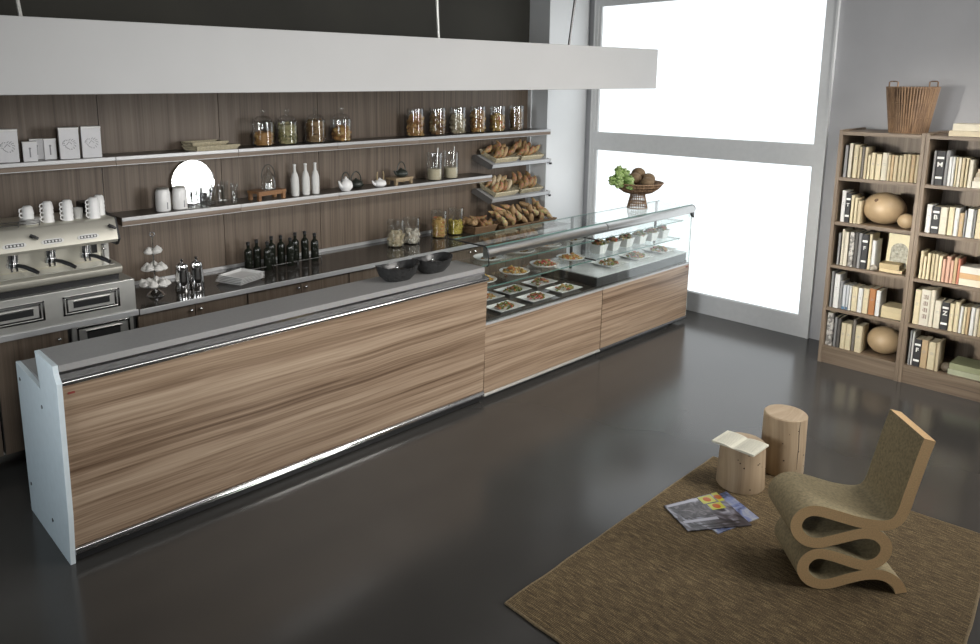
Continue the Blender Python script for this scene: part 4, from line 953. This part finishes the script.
def lying_book(x, y, z, dx, dy, h, col, label, grp, rz=0):
    """flat book, spine faces the room"""
    t = thing('book', label, 'book', (x, y, z), rz, grp); c = .003; m = P('flat_cover_%d' % int(sum(col)*1000), col, .6, noise=.06)
    MB().prism([(0, 0), (dx, 0), (dx, c), (.004, c), (.004, h-c), (dx, h-c), (dx, h), (0, h)], 'y', -dy/2, dy/2).build('cover', m, t)
    MB().box(.005, -dy/2+.004, c+.0003, dx-.004, dy/2-.004, h-c-.0003).build('pages', m_pages, t)
gt = 'books lying on top of the right bookcase'
lying_book(7.36, 1.60, 2.1655, .22, .40, .042, (.55, .48, .34), 'wide cream book lying flat on the right bookcase top, lower one', gt)
lying_book(7.375, 1.60, 2.209, .20, .36, .055, (.62, .57, .45), 'wide ivory book lying flat on the right bookcase top, upper one', gt)
g1 = 'books lying on the top shelf of the right bookcase'
for k, (h, c, wd) in enumerate(((.055, (.6, .58, .5), 'lowest'), (.03, (.45, .4, .32), 'second from the bottom'), (.035, (.35, .3, .22), 'third from the bottom'), (.03, (.5, .42, .3), 'topmost'))):
    lying_book(7.35+.01*k, 1.50-.008*k, 1.7556+sum((.0555, .0305, .0355)[:k]), .17, .19, h, c, 'flat book, %s of the stack on the top right bookcase shelf' % wd, g1)
g3 = 'books lying on the third shelf of the right bookcase'
for k, (h, c, wd) in enumerate(((.055, (.58, .56, .5), 'lowest'), (.045, (.50, .32, .16), 'middle'), (.055, (.60, .58, .52), 'topmost'))):
    lying_book(7.345+.006*k, 1.49+.003*k, .9456+sum((.0555, .0455)[:k]), .19, .215, h, c, 'flat book, %s of three on the third shelf of the right bookcase' % wd, g3)
lying_book(7.35, 1.45, .1646, .25, .29, .045, (.36, .38, .27), 'large flat pale green book on the bottom right shelf, lower one', 'flat books on the bottom right shelf')
lying_book(7.36, 1.45, .2101, .25, .28, .05, (.27, .29, .17), 'large flat green book on the bottom right shelf, upper one', 'flat books on the bottom right shelf')
lying_book(7.35, 2.062, .5386, .20, .17, .058, (.52, .44, .27), 'thick tan flat book, lower of two on the fourth left bookcase shelf', 'flat books on the fourth left shelf')
lying_book(7.35, 2.062, .5972, .20, .17, .045, (.50, .42, .26), 'tan flat book, upper of two on the fourth left bookcase shelf', 'flat books on the fourth left shelf')
lying_book(7.37, 2.115, .9456, .13, .18, .028, (.55, .45, .27), 'small tan flat book before the picture, lower of two', 'flat books before the picture')
lying_book(7.375, 2.13, .9742, .13, .16, .045, (.42, .33, .18), 'small brown flat book before the picture, upper of two', 'flat books before the picture')
# gourds, balls, picture
def gourd(loc, r, label, stem=False, sx=1, mat=m_gourd, name='dried_gourd', cat='gourd'):
    t = thing(name, label, cat, loc)
    MB().ball((0, 0, r[2]), r[0], r[1], r[2], n=36, m=22).build('gourd_body', mat, t, smooth=True)
    if stem: MB().lathe([(.018, 0), (.012, .006), (0, .008)], 12, Matrix.Translation((-r[0]*.78, 0.03, r[2]*1.58)) @ Matrix.Rotation(-.9, 4, 'Y')).build('stem_scar', P('stem_scar', (.16, .10, .06), .8), t)
gourd((7.50, 2.255, 1.3475), (.165, .172, .142), 'large round dried gourd on the second shelf of the left bookcase', True)
gourd((7.40, 2.043, 1.3475), (.066, .068, .066), 'small round dried gourd beside the large one on the second left shelf')
gourd((7.49, 2.135, .1645), (.135, .138, .125), 'large round dried gourd on the bottom shelf of the left bookcase')
gourd((7.39, 1.615, .1645), (.042, .042, .042), 'small dark wooden ball on the bottom shelf of the right bookcase', mat=P('dark_ball', (.10, .08, .055), .6, noise=.2, nscale=40), name='wooden_ball', cat='ball')
t = thing('framed_picture', 'small pale framed print leaning at the back of the third left shelf', 'picture', (7.50, 2.105, .9455)); t.rotation_euler = (0, math.radians(8), 0)
MB().box(0, -.10, 0, .015, .10, .325).build('picture_frame', P('pale_frame', (.66, .60, .40), .6), t, bevel=.003)
mp = P('old_print', (.34, .33, .27), .7, noise=.5, nscale=35)
g = MB(); poly = [(-.068, .045), (.068, .045), (.068, .18)]+[(.068*math.cos(a), .18+.065*math.sin(a)) for a in [PI*k/12 for k in range(1, 12)]]+[(-.068, .18)]
g.prism(poly, 'x', -.0015, .001); g.build('printed_image', mp, t)
o = MB().ball((0, 0, 0), .030, .034, .026, n=16, m=10).build('pebble', P('veined_stone', (.30, .27, .22), .4, noise=.6, nscale=40), loc=(7.355, 2.245, .972), smooth=True)
tag(o, 'small mottled stone egg at the shelf edge before the third shelf books', 'stone')
# cane basket on top of the left bookcase
t = thing('cane_basket', 'tall flared brown cane basket with loop handles on the left bookcase', 'basket', (7.56, 2.155, 2.1655))
g = MB()
for k in range(56):
    a = 2*PI*k/56; r0, r1 = .140, .195
    g.tube([(r0*math.cos(a), r0*math.sin(a), .0), (r1*math.cos(a), r1*math.sin(a), .395)], .0085, 5)
g.lathe([(.128, .003), (.184, .39), (.178, .39), (.122, .009), (0, .009)], 40)
g.build('cane_wall', m_brownw, t, smooth=True)
g = MB()
for r, z in ((.142, .01), (.162, .13), (.178, .26), (.197, .385)): g.tube([(r*math.cos(a), r*math.sin(a), z) for a in [2*PI*k/40 for k in range(40)]], .004, 6, closed=True)
g.build('hoop', m_brownw, t, smooth=True)
for s in (-1, 1):
    a0 = PI*.80 if s > 0 else -PI*.22
    p = lambda d, z: (.19*math.cos(a0+d), .19*math.sin(a0+d), z)
    MB().tube([p(-.28, .38), p(-.28, .435), p(-.15, .44), p(.15, .44), p(.28, .435), p(.28, .38)], .006, 8).build('loop_handle', m_brownw, t, smooth=True)

# ------------------------------------------------------------------ rug
g = MB(); th = .012; ring = []; nn = 40
cor = [(2.577, 2.288), (4.789, 2.345), (5.055, 1.15), (5.07, .80), (4.35, .70), (2.53, .62)]
cor = [(2.577, 2.290), (4.785, 2.343), (5.037, 1.20), (5.065, .787), (4.12, .668), (3.3, .60), (2.53, .60)]
rgr = random.Random(2); pts = []
for i in range(len(cor)):
    a = Vector(cor[i]); b = Vector(cor[(i+1) % len(cor)]); n = max(2, int((b-a).length/.1)); d = (b-a).normalized(); nr = Vector((-d.y, d.x))
    for k in range(n): p_ = a+(b-a)*k/n+(nr*rgr.uniform(-.003, .003) if k else Vector((0, 0))); pts.append((p_.x, p_.y))
g.prism([(x-3.8, y-1.5) for x, y in pts], 'z', 0, th)
rug = thing('sisal_rug', 'brown woven sisal rug under the cardboard chair and wood stools', 'rug', (3.8, 1.5, .001))
g.build('woven_field', m_rug, rug)
e = MB(); e.tube([(x-3.8, y-1.5, th*.6) for x, y in pts], .0075, 6, closed=True); e.build('bound_edge', P('rug_binding', (.20, .15, .085), .9, noise=.3, nscale=90), rug, smooth=True)

ZR = .0135
# ------------------------------------------------------------------ stump stools
def stump(x, y, r0, r1, h, seed, label, crack):
    rs = random.Random(seed); n = 48; ph = [rs.uniform(0, 6) for _ in range(3)]
    def rr(a): return 1+.012*math.sin(2*a+ph[0])+.008*math.sin(3*a+ph[1])
    prof = [(r0*.97, 0), (r0, .006), ((r0+r1)/2, h*.5), (r1, h-.006), (r1-.006, h)]
    vs = []; fs = []
    for r, z in prof:
        for k in range(n): a = 2*PI*k/n; vs.append((r*rr(a)*math.cos(a), r*rr(a)*math.sin(a), z))
    for i in range(len(prof)-1):
        for k in range(n): fs.append((i*n+k, i*n+(k+1) % n, (i+1)*n+(k+1) % n, (i+1)*n+k))
    fs.append(tuple(range(n-1, -1, -1)))
    t = thing('stump_stool', label, 'stool', (x, y, ZR), 0, 'tree stump stools on the rug')
    MB().add(vs, fs).build('stump_body', W_stump, t, smooth=True)
    g = MB(); g.prism([((r1-.006)*rr(a)*math.cos(a), (r1-.006)*rr(a)*math.sin(a)) for a in [2*PI*k/n for k in range(n)]], 'z', h-.001, h+.0005); g.build('end_grain', W_end, t)
    g = MB()
    for k in range(9):
        a = rs.uniform(-2.9, -.9); z = rs.uniform(.1, .9)*h; r = (r0+(r1-r0)*z/h)*rr(a)+.0005; s = rs.uniform(.003, .006)
        g.lathe([(s, -.001), (s*.6, .0012)], 8, Matrix.Translation((r*math.cos(a), r*math.sin(a), z)) @ Matrix.Rotation(a, 4, 'Z') @ Matrix.Rotation(PI/2, 4, 'Y'))
    g.build('knots', P('wood_knot', (.05, .03, .018), .8), t)
    if crack:
        a = -2.05; g = MB(); g.tube([((r0+(r1-r0)*z)*rr(a)*math.cos(a+q)*1.001, (r0+(r1-r0)*z)*rr(a)*math.sin(a+q)*1.001, z*h) for z, q in ((.15, .03), (.35, .02), (.55, .045), (.75, .0), (.98, .02))], [.001, .002, .0022, .0025, .001], 5); g.build('drying_crack', P('wood_knot', (.05, .03, .018), .8), t)
stump(4.575, 2.045, .150, .138, .295, 3, 'short tree stump stool with knots, carrying the open book', False)
stump(4.972, 1.952, .140, .136, .405, 8, 'taller tree stump stool with a drying crack behind the short one', True)
# open book on the short stool
t = thing('open_book', 'open book lying face up on the short stump stool', 'book', (4.520, 2.040, ZR+.2965), 0)
def page_side(s):
    g = MB(); n = 10; L = .138; W = .105; th_ = .016; vs = []
    for i in range(n+1):
        u = i/n; z = th_*(.35+.9*math.sin(min(1, u*1.5)*PI*.5)*(1-u*.55)); 
        for y in (-W, W): vs.append((y, s*u*L, z)); vs.append((y, s*u*L, .002*(1-u)))
    fs = []
    for i in range(n):
        a = i*4; b = a+4; fs += [(a, b, b+2, a+2), (a+1, a+3, b+3, b+1), (a, a+1, b+1, b), (a+2, b+2, b+3, a+3)]
    fs += [(0, 2, 3, 1), (n*4, n*4+1, n*4+3, n*4+2)]
    g.add(vs, fs); return g
m_paper = P('open_pages', (.66, .64, .53), .7, noise=.08, nscale=200)
for s in (-1, 1):
    pg = page_side(s).build('page_block', m_paper, t, smooth=True, rz=0)
    g = MB()
    for k in range(11):
        x = -.085+k*.017
        for i in range(5):
            u = .15+i*.14; z = .016*(.35+.9*math.sin(min(1, u*1.5)*PI*.5)*(1-u*.55)); u2 = u+.13; z2 = .016*(.35+.9*math.sin(min(1, u2*1.5)*PI*.5)*(1-u2*.55))
            g.add([(x, s*u*.138, z+.0006), (x+.004, s*u*.138, z+.0006), (x+.004, s*u2*.138, z2+.0006), (x, s*u2*.138, z2+.0006)], [(0, 1, 2, 3)])
    g.build('printed_text', P('faint_print', (.38, .37, .31), .8), pg)

# ------------------------------------------------------------------ magazines
def mag_mat(name, stops, sc, seed):
    m, t_, b = principled(name); tc = t_.nodes.new('ShaderNodeTexCoord'); mpn = t_.nodes.new('ShaderNodeMapping'); mpn.inputs['Location'].default_value = (seed, seed*2, 0); mpn.inputs['Scale'].default_value = sc
    n = t_.nodes.new('ShaderNodeTexNoise'); n.inputs['Scale'].default_value = 1; n.inputs['Detail'].default_value = 3; n.inputs['Distortion'].default_value = 1.5
    t_.links.new(tc.outputs['Object'], mpn.inputs[0]); t_.links.new(mpn.outputs[0], n.inputs['Vector'])
    r = t_.nodes.new('ShaderNodeValToRGB'); el = r.color_ramp.elements; el[0].position = stops[0][0]; el[0].color = stops[0][1]+(1,); el[1].position = stops[-1][0]; el[1].color = stops[-1][1]+(1,)
    for p_, c_ in stops[1:-1]: q = el.new(p_); q.color = c_+(1,)
    t_.links.new(n.outputs['Fac'], r.inputs[0]); t_.links.new(r.outputs[0], b.inputs['Base Color']); b.inputs['Roughness'].default_value = .28; return m
def quad_slab(P4, z0, z1, cx_, cy_): return MB().prism([(x-cx_, y-cy_) for x, y in P4], 'z', z0, z1)
Q = [(3.950, 2.225), (4.335, 2.085), (4.150, 1.765), (3.816, 1.987)]
Qc = (4.06, 2.02)
mz2 = thing('magazine', 'magazine with pale blue cover sticking out under the other one on the rug', 'magazine', (4.2, 1.93, ZR), 0, 'magazines on the rug')
P2 = [(4.02, 2.13), (4.405, 2.055), (4.265, 1.775), (3.93, 1.86)]
quad_slab(P2, 0, .005, 4.2, 1.93).build('cover_and_pages', mag_mat('blue_cover', [(.35, (.05, .06, .10)), (.5, (.16, .20, .38)), (.65, (.35, .37, .42))], (9, 9, 1), 3), mz2)
mz = thing('magazine', 'glossy magazine with architecture photo and yellow flower panels on the rug', 'magazine', (Qc[0], Qc[1], ZR+.0055), 0, 'magazines on the rug')
quad_slab(Q, 0, .006, *Qc).build('cover_and_pages', mag_mat('grey_photo_cover', [(.35, (.02, .02, .025)), (.48, (.08, .07, .08)), (.58, (.22, .22, .26)), (.72, (.40, .40, .44))], (12, 5, 1), 1), mz)
def bil(u, v):  # u along the long edge, v across
    a = Vector(Q[0]).lerp(Vector(Q[1]), u); b = Vector(Q[3]).lerp(Vector(Q[2]), u); p_ = a.lerp(b, v); return (p_.x, p_.y)
def patch(u0, u1, v0, v1, name, m, z=.0062):
    return quad_slab([bil(u0, v0), bil(u1, v0), bil(u1, v1), bil(u0, v1)], z, z+.0006, *Qc).build(name, m, mz)
m_yel = P('yellow_panel', (.42, .42, .06), .3); m_ora = P('orange_petals', (.40, .10, .02), .4); m_pal = P('pale_print', (.36, .36, .42), .3); m_drk = P('dark_print', (.035, .03, .03), .3)
patch(.02, .60, .02, .10, 'masthead', m_pal); patch(.12, .60, .14, .60, 'dark_photo', mag_mat('dark_photo_print', [(.35, (.015, .012, .012)), (.5, (.05, .04, .045)), (.7, (.16, .14, .15))], (20, 14, 1), 5)); patch(.05, .62, .66, .74, 'pale_stripe', m_pal); patch(.1, .9, .84, .87, 'caption_line', m_drk); patch(.3, .85, .93, .95, 'caption_line', m_drk)
for (u0, u1, v0, v1) in ((.62, .86, .02, .24), (.89, 1.0, .0, .26), (.66, .90, .27, .46)):
    pp = patch(u0, u1, v0, v1, 'flower_panel', m_yel); c = bil((u0+u1)/2, (v0+v1)/2)
    MB().lathe([(.026, .0068), (.015, .0080), (0, .0082)], 12, Matrix.Translation((c[0]-Qc[0], c[1]-Qc[1], 0))).build('flower', m_ora, pp)

# ------------------------------------------------------------------ cardboard chair
prof = [(0.034, 0.854), (0.012, .76), (-0.010, .65), (-0.031, 0.548), (-0.044, 0.478), (-0.062, 0.425), (-0.094, 0.392), (-0.140, 0.380), (-0.200, 0.383), (-0.262, 0.393), (-0.32, 0.408), (-0.39, 0.427), (-0.45, 0.440), (-0.495, 0.438), (-0.532, 0.417), (-0.553, 0.381), (-0.555, 0.342), (-0.535, 0.300), (-0.49, 0.268), (-0.434, 0.264), (-0.378, 0.281), (-0.298, 0.309), (-0.240, 0.328), (-0.190, 0.330), (-0.148, 0.316), (-0.118, 0.285), (-0.108, 0.250), (-0.116, 0.210), (-0.146, 0.173), (-0.194, 0.153), (-0.245, 0.159), (-0.305, 0.177), (-0.369, 0.195), (-0.432, 0.203), (-0.476, 0.182), (-0.502, 0.140), (-0.500, 0.093), (-0.471, 0.053), (-0.424, 0.032), (-0.364, 0.037), (-0.276, 0.072), (-0.205, 0.096), (-0.148, 0.104), (-0.099, 0.098), (-0.056, 0.076), (-0.026, 0.042), (-0.010, 0.006)]
def catmull(ps, k=4):
    out = []
    for i in range(len(ps)-1):
        p0 = ps[max(0, i-1)]; p1 = ps[i]; p2 = ps[i+1]; p3 = ps[min(len(ps)-1, i+2)]
        for j in range(k):
            t_ = j/k; out.append(tuple(.5*((2*p1[c])+(-p0[c]+p2[c])*t_+(2*p0[c]-5*p1[c]+4*p2[c]-p3[c])*t_**2+(-p0[c]+3*p1[c]-3*p2[c]+p3[c])*t_**3) for c in (0, 1)))
    out.append(ps[-1]); return out
cv = catmull(prof); T_ = .0285; Wd = .345
lo = []; hi = []
for i, p_ in enumerate(cv):
    a = cv[max(0, i-1)]; b = cv[min(len(cv)-1, i+1)]; d = Vector((b[0]-a[0], b[1]-a[1])).normalized(); n_ = Vector((-d.y, d.x))
    lo.append((p_[0]+n_.x*T_, max(.0, p_[1]+n_.y*T_))); hi.append((p_[0]-n_.x*T_, max(.0, p_[1]-n_.y*T_)))
n = len(cv); vs = []; fs = []; g = MB()
for y in (0, Wd):
    for q in lo: vs.append((q[0], y, q[1]))
    for q in hi: vs.append((q[0], y, q[1]))
S = 2*n
g.m = 0  # corrugated edges (sides and ends)
b0_ = len(g.v)
side = [(i, i+1, n+i+1, n+i) for i in range(n-1)]+[(S+i, S+n+i, S+n+i+1, S+i+1) for i in range(n-1)]
g.add(vs, side)
g.f += [(0, n, S+n, S), (n-1, S+n-1, S+2*n-1, 2*n-1)]; g.mi += [0, 0]; g.c += [None, None]
faces = [(i, S+i, S+i+1, i+1) for i in range(n-1)]+[(n+i, n+i+1, S+n+i+1, S+n+i) for i in range(n-1)]
for f_ in faces: g.f.append(f_); g.mi.append(1); g.c.append(None)
ch = g.build('wavy_cardboard_chair', [m_card, m_cardface], loc=(4.133, .961, ZR), rz=math.radians(-48))
tag(ch, 'wavy folded cardboard side chair standing on the brown sisal rug', 'chair')
